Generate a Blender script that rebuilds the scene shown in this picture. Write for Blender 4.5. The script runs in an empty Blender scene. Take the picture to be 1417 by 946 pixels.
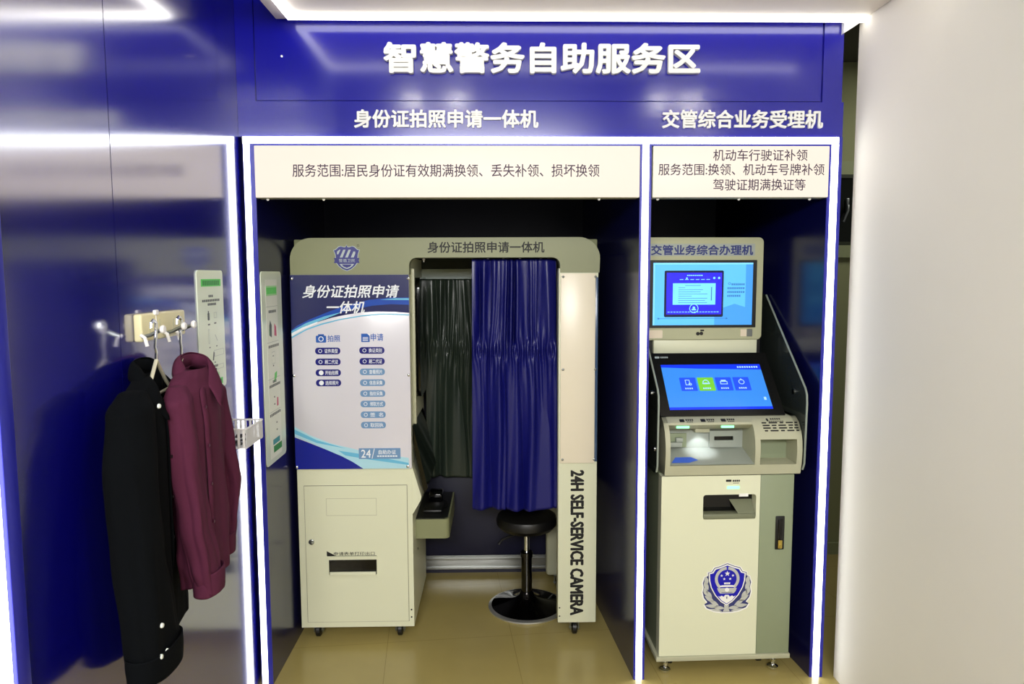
import bpy, bmesh, math, random
from mathutils import Vector, Matrix
random.seed(7)
SC = bpy.context.scene
COL = SC.collection
pi = math.pi

# ------------------------------------------------------------------ camera, world, lamps, exposure
CAM = (0.9693, -2.8453, 1.6716); PITCH, YAW, ROLL = 0.092705, 0.020751, -0.002897
def make_camera():
    cy, sy, cp, sp = math.cos(YAW), math.sin(YAW), math.cos(PITCH), math.sin(PITCH)
    f = Vector((sy*cp, cy*cp, -sp)); r = Vector((cy, -sy, 0)); u = r.cross(f)
    c, s = math.cos(ROLL), math.sin(ROLL)
    r2 = r*c + u*s; u2 = -r*s + u*c
    cd = bpy.data.cameras.new('camera'); co = bpy.data.objects.new('camera', cd); COL.objects.link(co)
    m = Matrix((( r2.x, u2.x, -f.x, CAM[0]), (r2.y, u2.y, -f.y, CAM[1]), (r2.z, u2.z, -f.z, CAM[2]), (0, 0, 0, 1)))
    co.matrix_world = m
    cd.sensor_fit = 'HORIZONTAL'; cd.sensor_width = 36.0; cd.lens = 36.0*1000.0/1417.0
    cd.clip_start = 0.02; cd.clip_end = 60
    SC.camera = co
make_camera()

w = bpy.data.worlds.new('world'); SC.world = w; w.use_nodes = True
bg = w.node_tree.nodes['Background']; bg.inputs[0].default_value = (0.95, 0.97, 1.0, 1); bg.inputs[1].default_value = 0.08

def area_light(name, loc, size, power, color=(1, 1, 1), aim=None):
    l = bpy.data.lights.new(name, 'AREA'); l.shape = 'RECTANGLE'; l.size, l.size_y = size; l.energy = power; l.color = color
    o = bpy.data.objects.new(name, l); COL.objects.link(o); o.location = loc
    if aim is not None:
        o.rotation_euler = (Vector(aim)-Vector(loc)).to_track_quat('-Z', 'Y').to_euler()
    return o
# the room's ceiling lamps behind the camera, then an added corridor fill
area_light('room_ceiling_lamp', (0.9, -4.5, 2.84), (1.8, 0.7), 190, (1.0, 0.985, 0.95), aim=(1.2, -0.6, 0.9))
area_light('room_ceiling_lamp', (0.9, -5.3, 2.84), (1.8, 1.0), 130, (1.0, 0.985, 0.95), aim=(1.3, -0.6, 1.0))
area_light('corridor_fill_light', (3.6, 0.6, 2.84), (1.2, 0.5), 12, (1.0, 0.97, 0.88))  # added fill that brightens the corridor gap, not a known lamp

SC.view_settings.view_transform = 'Standard'; SC.view_settings.look = 'None'
SC.view_settings.gamma = 1; SC.view_settings.use_curve_mapping = False
SC.view_settings.exposure = 0.0
LED_POWER = 7.0

# ------------------------------------------------------------------ materials
def srgb(r, g, b):
    f = lambda c: (c/255/12.92 if c/255 <= 0.04045 else ((c/255+0.055)/1.055)**2.4)
    return (f(r), f(g), f(b), 1)
MATS = {}
def mat(name, col, rough=0.5, metal=0.0, ior=1.5, emit=0.0, ecol=None, coat=0.0, noise=None, bump=None, alpha=None, trans=0.0, sheen=0.0, aniso=0.0, spec=0.5):
    """col is 8-bit sRGB; noise=(scale, amount) varies the value a little; bump=(scale, strength, distance)"""
    m = bpy.data.materials.new(name); m.use_nodes = True; nt = m.node_tree; b = nt.nodes['Principled BSDF']
    c = srgb(*col)
    b.inputs['Base Color'].default_value = c; b.inputs['Roughness'].default_value = rough
    b.inputs['Metallic'].default_value = metal; b.inputs['IOR'].default_value = ior
    b.inputs['Coat Weight'].default_value = coat; b.inputs['Coat Roughness'].default_value = 0.08
    b.inputs['Transmission Weight'].default_value = trans
    b.inputs['Sheen Weight'].default_value = sheen
    b.inputs['Anisotropic'].default_value = aniso; b.inputs['Specular IOR Level'].default_value = spec
    if alpha is not None: b.inputs['Alpha'].default_value = alpha
    if emit:
        b.inputs['Emission Color'].default_value = srgb(*(ecol or col)); b.inputs['Emission Strength'].default_value = emit
    if noise or bump:
        tc = nt.nodes.new('ShaderNodeTexCoord')
    if noise:
        n = nt.nodes.new('ShaderNodeTexNoise'); n.inputs['Scale'].default_value = noise[0]; n.inputs['Detail'].default_value = 4
        nt.links.new(tc.outputs['Object'], n.inputs['Vector'])
        mr = nt.nodes.new('ShaderNodeMapRange'); mr.inputs['To Min'].default_value = 1-noise[1]; mr.inputs['To Max'].default_value = 1+noise[1]
        nt.links.new(n.outputs['Fac'], mr.inputs['Value'])
        mx = nt.nodes.new('ShaderNodeMix'); mx.data_type = 'RGBA'; mx.blend_type = 'MULTIPLY'; mx.inputs['Factor'].default_value = 1
        mx.inputs['A'].default_value = c; nt.links.new(mr.outputs['Result'], mx.inputs['B']); nt.links.new(mx.outputs['Result'], b.inputs['Base Color'])
    if bump:
        n2 = nt.nodes.new('ShaderNodeTexNoise'); n2.inputs['Scale'].default_value = bump[0]; n2.inputs['Detail'].default_value = 2
        nt.links.new(tc.outputs['Object'], n2.inputs['Vector'])
        bp = nt.nodes.new('ShaderNodeBump'); bp.inputs['Strength'].default_value = bump[1]; bp.inputs['Distance'].default_value = bump[2]
        nt.links.new(n2.outputs['Fac'], bp.inputs['Height']); nt.links.new(bp.outputs['Normal'], b.inputs['Normal'])
    MATS[name] = m
    return m

BLUE = mat('glossy_blue_cladding', (4, 2, 120), 0.145, ior=4.8, bump=(1.1, 0.1, 0.008))
BLUEF = mat('blue_header_cladding', (9, 8, 142), 0.15, ior=1.7, bump=(1.3, 0.1, 0.01))
BLUE_SHADE = mat('shaded_blue_partition', (10, 11, 62), 0.22, ior=1.5)  # the cladding blue with the shade inside the bays put into the colour
BLUE_DEEPSHADE = mat('shaded_bay_blue', (7, 8, 38), 0.45)  # darker still: deep shade at the back of the bays, set as colour
EDGE = mat('blue_edge', (34, 36, 150), 0.35)
SEAM = mat('dark_seam', (14, 14, 30), 0.7)
LED = mat('led_diffuser', (255, 255, 255), 0.5, emit=LED_POWER, ecol=(250, 252, 255))
LEDC = mat('ceiling_led_diffuser', (255, 255, 255), 0.5, emit=4.5, ecol=(255, 253, 248))
ALU = mat('aluminium', (170, 172, 170), 0.35, metal=0.9)
WHITEP = mat('white_wall_paint', (240, 236, 226), 0.8, noise=(3, 0.02))
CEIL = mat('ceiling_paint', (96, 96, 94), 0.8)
PANELC = mat('ceiling_panel', (226, 218, 206), 0.6)
OLIVE = mat('back_wall_paint', (150, 154, 112), 0.8)
OLIVEF = mat('back_frame', (150, 158, 118), 0.5)
DARKG = mat('dark_pane', (20, 24, 16), 0.15)
LETTER = mat('white_letter', (226, 227, 226), 0.45)
LETTERS = mat('letter_side', (226, 226, 228), 0.5)
LBOX = mat('lit_sign_face', (84, 80, 74), 0.5, emit=0.96, ecol=(253, 239, 222))
LTXT = mat('sign_ink', (52, 30, 62), 0.6)
CREAM = mat('cream_enamel', (225, 227, 199), 0.4, bump=(900, 0.05, 0.0005))
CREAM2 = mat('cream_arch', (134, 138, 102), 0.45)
GREYG = mat('grey_green_enamel', (142, 152, 124), 0.42)
GREYL = mat('light_grey_enamel', (182, 182, 156), 0.42)
GROOVE = mat('groove', (120, 116, 96), 0.6)
BLACK = mat('black_plastic', (12, 12, 12), 0.4)
BLACKG = mat('black_gloss', (6, 6, 7), 0.08)
INK = mat('black_ink', (10, 10, 12), 0.6)
SMOKE = mat('smoked_side_panel', (52, 58, 54), 0.12, alpha=0.72)
SMOKEE = mat('panel_edge', (150, 160, 150), 0.3)
CHROME = mat('chrome', (225, 228, 230), 0.08, metal=1.0)
STEEL = mat('steel', (150, 155, 152), 0.3, metal=0.9)
LEATHER = mat('black_leather', (14, 13, 12), 0.42, bump=(250, 0.15, 0.001))
CURT = mat('blue_curtain_cloth', (13, 16, 100), 0.36, sheen=0.0, bump=(90, 0.12, 0.002))
CURTG = mat('dark_green_curtain_cloth', (40, 50, 42), 0.34, bump=(90, 0.12, 0.002))
MAROON = mat('burgundy_cloth', (82, 35, 58), 0.9, noise=(40, 0.08), bump=(60, 0.15, 0.002), spec=0.15)
BLACKC = mat('black_cloth', (7, 9, 12), 0.95, bump=(60, 0.15, 0.002), spec=0.08)
BTN = mat('pearl_button', (230, 235, 228), 0.2)
BTNM = mat('burgundy_button', (70, 20, 46), 0.3)
IVORY = mat('ivory_plastic', (226, 218, 176), 0.4)
WPLAS = mat('white_plastic', (240, 238, 238), 0.35)
CLEARP = mat('frosted_plastic', (225, 225, 225), 0.25, alpha=0.8)
PAPER = mat('notice_board', (226, 236, 214), 0.3, coat=0.4)
PAPERI = mat('notice_paper', (236, 240, 228), 0.5)
GREEN = mat('green_print', (96, 206, 96), 0.5)
GREENP = mat('pale_green_print', (170, 222, 160), 0.5)
GREEND = mat('dark_green_print', (52, 140, 60), 0.5)
TEALP = mat('teal_print', (60, 150, 160), 0.5)
PINKP = mat('pink_print', (196, 70, 110), 0.5)
GREYP = mat('grey_print', (90, 96, 96), 0.6)
LGREYP = mat('light_grey_print', (186, 194, 186), 0.6)
POSTER = mat('poster_ground', (218, 216, 226), 0.25, coat=0.5, noise=(6, 0.02))
P_NAVY = mat('poster_navy', (34, 38, 92), 0.25, coat=0.4)
P_BLUE = mat('poster_blue', (30, 76, 178), 0.25, coat=0.4)
P_BLUED = mat('poster_deep_blue', (20, 34, 150), 0.25, coat=0.4)
P_CYAN = mat('poster_cyan', (110, 190, 226), 0.25, coat=0.4)
P_CYANL = mat('poster_pale_cyan', (176, 222, 238), 0.25, coat=0.4)
P_WHITE = mat('poster_white', (240, 244, 250), 0.25, coat=0.4)
P_PILL = mat('poster_pill_navy', (20, 22, 120), 0.3)
P_PILL2 = mat('poster_pill_grey_blue', (112, 150, 192), 0.3)
P_ICON = mat('poster_icon_blue', (36, 92, 180), 0.3)
LOGOB = mat('logo_blue', (20, 24, 120), 0.4)
LOGOW = mat('logo_pale', (176, 188, 190), 0.4)
EMB_B = mat('emblem_blue', (14, 10, 176), 0.4)
EMB_D = mat('emblem_outline', (52, 58, 116), 0.4)
EMB_G = mat('emblem_leaf', (194, 196, 190), 0.4)
EMB_W = mat('emblem_white', (244, 244, 240), 0.4)
def screen(name, col, e): return mat(name, col, 0.15, emit=e, ecol=col)
S_SKY = screen('screen_sky_blue', (84, 172, 226), 0.8)
S_SKYL = screen('screen_light_blue', (120, 200, 240), 0.8)
S_SKYD = screen('screen_mid_blue', (62, 140, 214), 0.8)
S_DEEP = screen('screen_deep_blue', (36, 30, 240), 0.8)
S_DARK = screen('screen_dark', (10, 20, 60), 0.5)
S_TXT = screen('screen_text', (52, 112, 172), 0.7)
S_PALE = screen('screen_pale', (112, 200, 232), 0.8)
T_BG = screen('touch_blue', (52, 122, 208), 0.8)
T_TOP = screen('touch_top', (22, 50, 220), 0.8)
T_TILE = screen('touch_tile', (36, 72, 224), 0.85)
T_GREEN = screen('touch_green', (104, 176, 50), 0.85)
T_ICON = screen('touch_icon', (150, 190, 246), 0.8)
GLOW = mat('green_light', (140, 255, 180), 0.3, emit=1.3, ecol=(140, 255, 180))
SCANL = mat('scanner_light', (240, 246, 255), 0.3, emit=6, ecol=(235, 244, 255))
STICK = mat('blue_sticker', (60, 104, 226), 0.4)
BRASS = mat('brass', (200, 176, 90), 0.3, metal=0.9)
GREYR = mat('recess_grey', (160, 166, 158), 0.45)

# floor: large glazed tiles
def floor_mat():
    m = bpy.data.materials.new('beige_floor_tile'); m.use_nodes = True; nt = m.node_tree; b = nt.nodes['Principled BSDF']
    tc = nt.nodes.new('ShaderNodeTexCoord'); mp = nt.nodes.new('ShaderNodeMapping'); mp.inputs['Rotation'].default_value = (0, 0, math.radians(-5.3))
    mp.inputs['Location'].default_value = (0.0786, 0.286, 0)
    nt.links.new(tc.outputs['Object'], mp.inputs['Vector'])
    br = nt.nodes.new('ShaderNodeTexBrick'); br.offset = 0.0; br.inputs['Scale'].default_value = 1
    br.inputs['Brick Width'].default_value = 0.57; br.inputs['Row Height'].default_value = 0.57; br.inputs['Mortar Size'].default_value = 0.0016
    br.inputs['Color1'].default_value = srgb(172, 156, 96); br.inputs['Color2'].default_value = srgb(168, 152, 93); br.inputs['Mortar'].default_value = srgb(150, 134, 80)
    nt.links.new(mp.outputs['Vector'], br.inputs['Vector'])
    n = nt.nodes.new('ShaderNodeTexNoise'); n.inputs['Scale'].default_value = 5; n.inputs['Detail'].default_value = 6; nt.links.new(tc.outputs['Object'], n.inputs['Vector'])
    mr = nt.nodes.new('ShaderNodeMapRange'); mr.inputs['To Min'].default_value = 0.9; mr.inputs['To Max'].default_value = 1.1; nt.links.new(n.outputs['Fac'], mr.inputs['Value'])
    mx = nt.nodes.new('ShaderNodeMix'); mx.data_type = 'RGBA'; mx.blend_type = 'MULTIPLY'; mx.inputs['Factor'].default_value = 1
    nt.links.new(br.outputs['Color'], mx.inputs['A']); nt.links.new(mr.outputs['Result'], mx.inputs['B']); nt.links.new(mx.outputs['Result'], b.inputs['Base Color'])
    b.inputs['Roughness'].default_value = 0.22
    return m
FLOOR = floor_mat()

# ------------------------------------------------------------------ mesh helpers
class Fr:
    """a flat frame: origin o, axes u (right), v (up); n = u x v points out of the surface"""
    def __init__(s, o, u=(1, 0, 0), v=(0, 0, 1)):
        s.o = Vector(o); s.u = Vector(u).normalized(); s.v = Vector(v).normalized(); s.n = s.u.cross(s.v)
    def p(s, a, b, d=0.0): return s.o + s.u*a + s.v*b + s.n*d

def root_of(o):
    while o is not None and o.parent is not None: o = o.parent
    return o
class MB:
    def __init__(s): s.bm = bmesh.new()
    def box(s, x0, x1, y0, y1, z0, z1, bev=0.0, seg=2):
        b = bmesh.new(); r = bmesh.ops.create_cube(b, size=1)
        for v in b.verts: v.co = Vector(((x0+x1)/2+v.co.x*(x1-x0), (y0+y1)/2+v.co.y*(y1-y0), (z0+z1)/2+v.co.z*(z1-z0)))
        if bev: bmesh.ops.bevel(b, geom=list(b.edges), offset=bev, segments=seg, affect='EDGES', profile=0.5)
        return s.join(b)
    def join(s, b):
        mp = {}
        for v in b.verts: mp[v] = s.bm.verts.new(v.co)
        for f in b.faces:
            try: s.bm.faces.new([mp[v] for v in f.verts])
            except ValueError: pass
        b.free(); return s
    def ext(s, fr, poly, d0, d1):
        """extrude a 2-D outline (counter-clockwise in u,v) from depth d0 to d1 along the frame's normal"""
        A = sum(poly[i][0]*poly[(i+1) % len(poly)][1]-poly[(i+1) % len(poly)][0]*poly[i][1] for i in range(len(poly)))
        if A < 0: poly = poly[::-1]
        lo = [s.bm.verts.new(fr.p(a, b, d0)) for a, b in poly]; hi = [s.bm.verts.new(fr.p(a, b, d1)) for a, b in poly]
        n = len(poly)
        s.bm.faces.new(hi); s.bm.faces.new(lo[::-1])
        for i in range(n): s.bm.faces.new([lo[i], lo[(i+1) % n], hi[(i+1) % n], hi[i]])
        return s
    def rect(s, fr, a0, a1, b0, b1, d0=0.0, d1=0.0006, r=0.0):
        return s.ext(fr, rrect(a0, a1, b0, b1, r), d0, d1)
    def disc(s, fr, a, b, r, d0=0.0, d1=0.0006, n=20, ry=None):
        return s.ext(fr, [(a+r*math.cos(2*pi*i/n), b+(ry or r)*math.sin(2*pi*i/n)) for i in range(n)], d0, d1)
    def ring(s, fr, a, b, r0, r1, d0=0.0, d1=0.0006, n=28, t0=0.0, t1=2*pi):
        pts = []
        for i in range(n):
            ta = t0+(t1-t0)*i/n; tb = t0+(t1-t0)*(i+1)/n
            s.ext(fr, [(a+r0*math.cos(ta), b+r0*math.sin(ta)), (a+r1*math.cos(ta), b+r1*math.sin(ta)), (a+r1*math.cos(tb), b+r1*math.sin(tb)), (a+r0*math.cos(tb), b+r0*math.sin(tb))], d0, d1)
        return s
    def holed(s, fr, a0, a1, b0, b1, h, d0, d1):
        """a plate with one rectangular hole h=(a0,a1,b0,b1)"""
        outer = [(a0, b0), (a1, b0), (a1, b1), (a0, b1)]; inner = [(h[0], h[2]), (h[1], h[2]), (h[1], h[3]), (h[0], h[3])]
        V = lambda pts, d: [s.bm.verts.new(fr.p(x, y, d)) for x, y in pts]
        ol, il, oh, ih = V(outer, d0), V(inner, d0), V(outer, d1), V(inner, d1)
        for i in range(4):
            j = (i+1) % 4
            s.bm.faces.new([oh[i], oh[j], ih[j], ih[i]]); s.bm.faces.new([ol[j], ol[i], il[i], il[j]])
            s.bm.faces.new([ol[i], ol[j], oh[j], oh[i]]); s.bm.faces.new([il[j], il[i], ih[i], ih[j]])
        return s
    def tube(s, pts, r, n=10, cap=True):
        pts = [Vector(p) for p in pts]; rs = r if isinstance(r, (list, tuple)) else [r]*len(pts)
        rings = []; up = None
        for i, p in enumerate(pts):
            t = (pts[min(i+1, len(pts)-1)]-pts[max(i-1, 0)]).normalized()
            if up is None: up = t.orthogonal().normalized()
            a = (up-t*up.dot(t)); a = a.normalized() if a.length > 1e-6 else t.orthogonal().normalized(); up = a
            b = t.cross(a)
            rings.append([s.bm.verts.new(p+a*rs[i]*math.cos(2*pi*k/n)+b*rs[i]*math.sin(2*pi*k/n)) for k in range(n)])
        return s.skin(rings, cap)
    def skin(s, rings, cap=True):
        n = len(rings[0])
        for A, B in zip(rings, rings[1:]):
            for k in range(n): s.bm.faces.new([A[k], A[(k+1) % n], B[(k+1) % n], B[k]])
        if cap: s.bm.faces.new(rings[0][::-1]); s.bm.faces.new(rings[-1])
        return s
    def lathe(s, c, prof, n=40, axis='z', cap=True):
        """prof = [(radius, height)...] turned about the axis through c"""
        c = Vector(c); rings = []
        for r, h in prof:
            ring = []
            for k in range(n):
                t = 2*pi*k/n; a, b = r*math.cos(t), r*math.sin(t)
                off = {'z': (a, b, h), 'y': (b, h, a), 'x': (h, a, b)}[axis]
                ring.append(s.bm.verts.new(c+Vector(off)))
            rings.append(ring)
        return s.skin(rings, cap)
    def ball(s, c, r, n=12): return s.lathe(c, [(max(r*math.sin(pi*i/8), r*0.02), -r*math.cos(pi*i/8)) for i in range(9)], n)
    def mesh(s, verts, faces):
        vs = [s.bm.verts.new(v) for v in verts]
        for f in faces:
            try: s.bm.faces.new([vs[i] for i in f])
            except ValueError: pass
        return s
    def build(s, name, m, parent=None, smooth=35, label=None, loc=None, mods=None):
        bmesh.ops.recalc_face_normals(s.bm, faces=list(s.bm.faces))
        me = bpy.data.meshes.new(name)
        o = bpy.data.objects.new(name, me); COL.objects.link(o)
        org = Vector((0, 0, 0))
        if parent is not None: org = root_of(parent).location.copy(); o.parent = parent
        elif loc is not None: org = Vector(loc); o.location = org
        for v in s.bm.verts: v.co -= org
        s.bm.to_mesh(me); s.bm.free(); me.materials.append(m)
        if smooth:
            me.shade_smooth(); me.set_sharp_from_angle(angle=math.radians(smooth))
        if label: o['label'] = label
        return o

def rrect(a0, a1, b0, b1, r=0.0, k=5):
    if r <= 0: return [(a0, b0), (a1, b0), (a1, b1), (a0, b1)]
    pts = []
    for cx, cy, t in ((a1-r, b0+r, -pi/2), (a1-r, b1-r, 0), (a0+r, b1-r, pi/2), (a0+r, b0+r, pi)):
        for i in range(k+1): pts.append((cx+r*math.cos(t+pi/2*i/k), cy+r*math.sin(t+pi/2*i/k)))
    return pts

def glyph_mesh(body, res=2):
    c = bpy.data.curves.new('tmp_text', 'FONT'); c.body = body; c.resolution_u = res; c.fill_mode = 'FRONT'
    o = bpy.data.objects.new('tmp_text', c); COL.objects.link(o)
    dg = bpy.context.evaluated_depsgraph_get(); dg.update()
    me = bpy.data.meshes.new_from_object(o.evaluated_get(dg))
    vs = [v.co.copy() for v in me.vertices]; fs = [tuple(p.vertices) for p in me.polygons]
    bpy.data.objects.remove(o); bpy.data.curves.remove(c); bpy.data.meshes.remove(me)
    return vs, fs
def text(mb, fr, body, a0, a1, b0, b1, d=0.0008, bold=0.0, depth=0.0, shear=0.0, spin=False, bold_a=None):
    """flat (or, with depth, raised) lettering that fills the box a0..a1, b0..b1 of the frame"""
    vs, fs = glyph_mesh(body)
    if not vs: return mb
    xs = [v.x for v in vs]; ys = [v.y for v in vs]
    x0, x1, y0, y1 = min(xs), max(xs), min(ys), max(ys)
    shifts = [(0, 0)] if not bold else [((bold if bold_a is None else bold_a)*math.cos(2*pi*i/8), bold*math.sin(2*pi*i/8)) for i in range(8)]
    for si, (sx, sy) in enumerate(shifts):
        def P(v, dd):
            if spin:   # reads from top to bottom, turned a quarter clockwise
                a = a0+(v.y-y0)/(y1-y0)*(a1-a0)+sx; b = b1-(v.x-x0)/(x1-x0)*(b1-b0)+sy
            else:
                b = b0+(v.y-y0)/(y1-y0)*(b1-b0)+sy; a = a0+(v.x-x0)/(x1-x0)*(a1-a0)+sx+shear*(b-b0)
            return fr.p(a, b, dd+si*0.00002)
        top = [mb.bm.verts.new(P(v, d+depth)) for v in vs]
        cnt = {}
        for f in fs:
            try: mb.bm.faces.new([top[i] for i in f])
            except ValueError: continue
            for k in range(len(f)):
                e = (f[k], f[(k+1) % len(f)]); cnt[e] = 1
        if depth:
            low = [mb.bm.verts.new(P(v, d)) for v in vs]
            for (i, j) in list(cnt):
                if (j, i) not in cnt:
                    try: mb.bm.faces.new([top[j], top[i], low[i], low[j]])
                    except ValueError: pass
    return mb

def thing(name, label, cat, loc, group=None, rotz=0.0):
    o = bpy.data.objects.new(name, None); COL.objects.link(o); o.location = loc; o.rotation_euler = (0, 0, rotz)
    o.empty_display_size = 0.05
    o['label'] = label; o['category'] = cat
    if group: o['group'] = group
    return o
def tag(o, label, cat, group=None):
    o['label'] = label; o['category'] = cat
    if group: o['group'] = group
    return o
def struct(o, label=None):
    o['kind'] = 'structure'
    if label: o['label'] = label
    return o
def dup(root, dloc, label=None, rotz=None):
    r = root.copy(); COL.objects.link(r); r.location = Vector(root.location)+Vector(dloc)
    if rotz is not None: r.rotation_euler = (0, 0, rotz)
    if label: r['label'] = label
    for ch in list(root.children):
        c = ch.copy(); COL.objects.link(c); c.parent = r
        for g in list(ch.children):
            d = g.copy(); COL.objects.link(d); d.parent = c
    return r

# ------------------------------------------------------------------ the setting
struct(MB().box(-1.2, 5.0, -6.0, 1.5, -0.1, 0.0).build('floor', FLOOR), 'glossy beige floor tiles')
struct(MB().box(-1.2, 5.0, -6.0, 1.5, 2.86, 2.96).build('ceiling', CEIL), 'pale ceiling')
XW = -0.016
# left wall: two glossy blue sheets with a seam
lw = MB(); lw.box(XW-0.05, XW, -0.94, 0.12, 0, 2.86); lw.box(XW-0.05, XW, -1.385, -0.943, 0, 2.86)
lw = struct(lw.build('wall_left', BLUE), 'glossy blue left wall of two sheets')
struct(MB().box(XW-0.05, XW-0.004, -0.9445, -0.9385, 0, 2.86).build('trim_1', SEAM), 'dark joint between the blue wall sheets')
struct(MB().box(XW-0.05, XW+0.012, -1.43, -1.388, 0, 2.86, 0.003).build('trim_2', EDGE), 'bright blue edge trim at the near end of the left wall')
# header over the two bays
fh = MB()
fh.box(0.058, 2.226, 0.004, 0.11, 2.337, 2.86); fh.box(XW+0.0005, 2.316, 0.0, 0.11, 2.2, 2.333)
fh.box(XW+0.0005, 0.054, 0.0, 0.11, 2.333, 2.86); fh.box(2.232, 2.308, 0.0, 0.11, 2.333, 2.86)
fh.box(0.054, 2.232, 0.012, 0.11, 2.33, 2.86)
struct(fh.build('wall_front', BLUEF), 'blue header wall above the two machine bays')
# partitions between the bays
def slab(name, p0, p1, t, z1, m, label):
    p0, p1 = Vector((p0[0], p0[1], 0)), Vector((p1[0], p1[1], 0)); d = (p1-p0).normalized(); n = Vector((d.y, -d.x, 0))
    b = MB(); base = [p0, p1, p1+n*t, p0+n*t]
    b.mesh([v for v in base]+[v+Vector((0, 0, z1)) for v in base], [(3, 2, 1, 0), (4, 5, 6, 7), (0, 1, 5, 4), (1, 2, 6, 5), (2, 3, 7, 6), (3, 0, 4, 7)])
    return struct(b.build(name, m), label)
slab('wall_partition_left', (0.0, 0.0), (0.0, 1.1), 0.045, 2.2, BLUE_SHADE, 'shaded blue side wall of the photo booth bay')
slab('wall_partition_middle', (1.527, 0.0), (1.436, 1.1), 0.045, 2.2, BLUE_SHADE, 'shaded blue wall between the two bays')
slab('wall_partition_right', (2.262, 0.0), (2.16, 1.1), 0.054, 2.2, BLUE_SHADE, 'shaded blue right side wall of the kiosk bay')
struct(MB().box(-0.02, 2.32, 1.1, 1.14, 0, 2.32).build('wall_bay_back', BLUE_DEEPSHADE), 'deeply shaded blue rear wall of the bays')
struct(MB().box(0.0, 2.3, 0.112, 1.12, 2.21, 2.24).build('ceiling_bay', BLUE_DEEPSHADE), 'roof of the bays')
bb = MB(); bb.box(0.05, 1.43, 1.078, 1.1, 0.028, 0.108, 0.003); bb.box(0.05, 1.43, 1.07, 1.1, 0.085, 0.1, 0.002); bb.box(0.05, 1.43, 1.07, 1.1, 0.03, 0.045, 0.002)
struct(bb.build('baseboard_back', ALU), 'aluminium skirting behind the booth')
# blue edge bands either side of the light strips
eb = MB()
eb.box(0.026, 0.045, -0.004, 0.0, 0, 2.172); eb.box(0.0, 0.0015, -0.004, 0.0, 0, 2.2)
struct(eb.build('trim_3', EDGE), 'blue edge of the left post')
eb = MB(); eb.box(1.527, 1.5355, -0.004, 0, 0, 2.172); eb.box(1.5625, 1.572, -0.004, 0, 0, 2.172)
struct(eb.build('trim_4', EDGE), 'blue edge of the middle post')
eb = MB(); eb.box(2.262, 2.274, -0.004, 0, 0, 2.172); eb.box(2.3025, 2.316, -0.004, 0, 0, 2.2)
struct(eb.build('trim_5', EDGE), 'blue edge of the right post')
eb = MB(); eb.box(0.045, 1.527, -0.004, 0.03, 2.166, 2.173); eb.box(1.572, 2.262, -0.004, 0.03, 2.166, 2.173)
struct(eb.build('trim_6', EDGE), 'blue edge under the top light strip')
# area to the right: back wall with window, and the white wall in front
struct(MB().box(2.32, 5.0, 1.32, 1.42, 0, 2.86).build('wall_back', OLIVE), 'olive back wall seen through the gap')
struct(MB().box(2.32, 5.0, 1.305, 1.32, 0, 0.07).build('baseboard_right', OLIVEF), 'skirting of the olive back wall')
wf = thing('window_1', 'dark window with olive frame and handle in the gap right of the booths', 'window', (3.2, 1.30, 1.8)); wf['kind'] = 'structure'
b = MB(); b.holed(Fr((0, 1.30, 0)), 2.5, 3.9, 1.765, 2.31, (2.6, 3.8, 1.835, 2.235), -0.018, 0.0); b.build('window_frame', OLIVEF, wf)
b = MB(); b.box(2.6, 3.8, 1.308, 1.316, 1.835, 2.235); b.build('window_pane', DARKG, wf)
b = MB(); b.holed(Fr((0, 1.306, 0)), 2.6, 3.8, 1.835, 2.235, (2.63, 3.045, 1.855, 2.215), 0.0, 0.006); b.build('sash', mat('dark_sash', (44, 52, 32), 0.5), wf)
b = MB(); b.box(2.965, 2.98, 1.285, 1.3, 2.02, 2.1, 0.003); b.tube([(2.972, 1.285, 2.06), (2.968, 1.275, 2.03), (2.945, 1.275, 1.965)], [0.008, 0.008, 0.006]); b.build('window_handle', STEEL, wf)
struct(MB().box(2.366, 2.44, -4.6, 0.0, 0, 2.86).build('wall_right', WHITEP), 'plain white wall filling the right side')

# ------------------------------------------------------------------ lamps that show
def led(name, label, x0, x1, z0, z1, grp='white light strips edging the bays'):
    t = thing(name, label, 'light strip', ((x0+x1)/2, -0.003, z0), grp)
    b = MB(); b.box(x0, x1, -0.002, 0.0, z0, z1); b.build('channel', ALU, t)
    b = MB(); b.box(x0+0.0004, x1-0.0004, -0.006, -0.002, z0+0.0004, z1-0.0004, 0.001); b.build('diffuser', LED, t)
led('light_strip', 'long horizontal white light strip above both bays', 0.0, 2.3015, 2.174, 2.2)
led('light_strip', 'vertical white light strip beside the blue left wall', 0.002, 0.0255, 0.0, 2.1735)
led('light_strip', 'vertical white light strip on the post between the two bays', 1.536, 1.562, 0.0, 2.1735)
led('light_strip', 'vertical white light strip at the right edge beside the white wall', 2.2745, 2.302, 0.0, 2.1735)
t = thing('light_strip', 'vertical white light strip at the near end of the left wall', 'light strip', (XW-0.02, -1.47, 0.0), 'white light strips edging the bays')
b = MB(); b.box(XW-0.05, XW-0.002, -1.49, -1.432, 0, 2.86); b.build('channel', ALU, t)
b = MB(); b.box(XW-0.0018, XW+0.006, -1.485, -1.434, 0, 2.86, 0.002); b.build('diffuser', LED, t)

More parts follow.
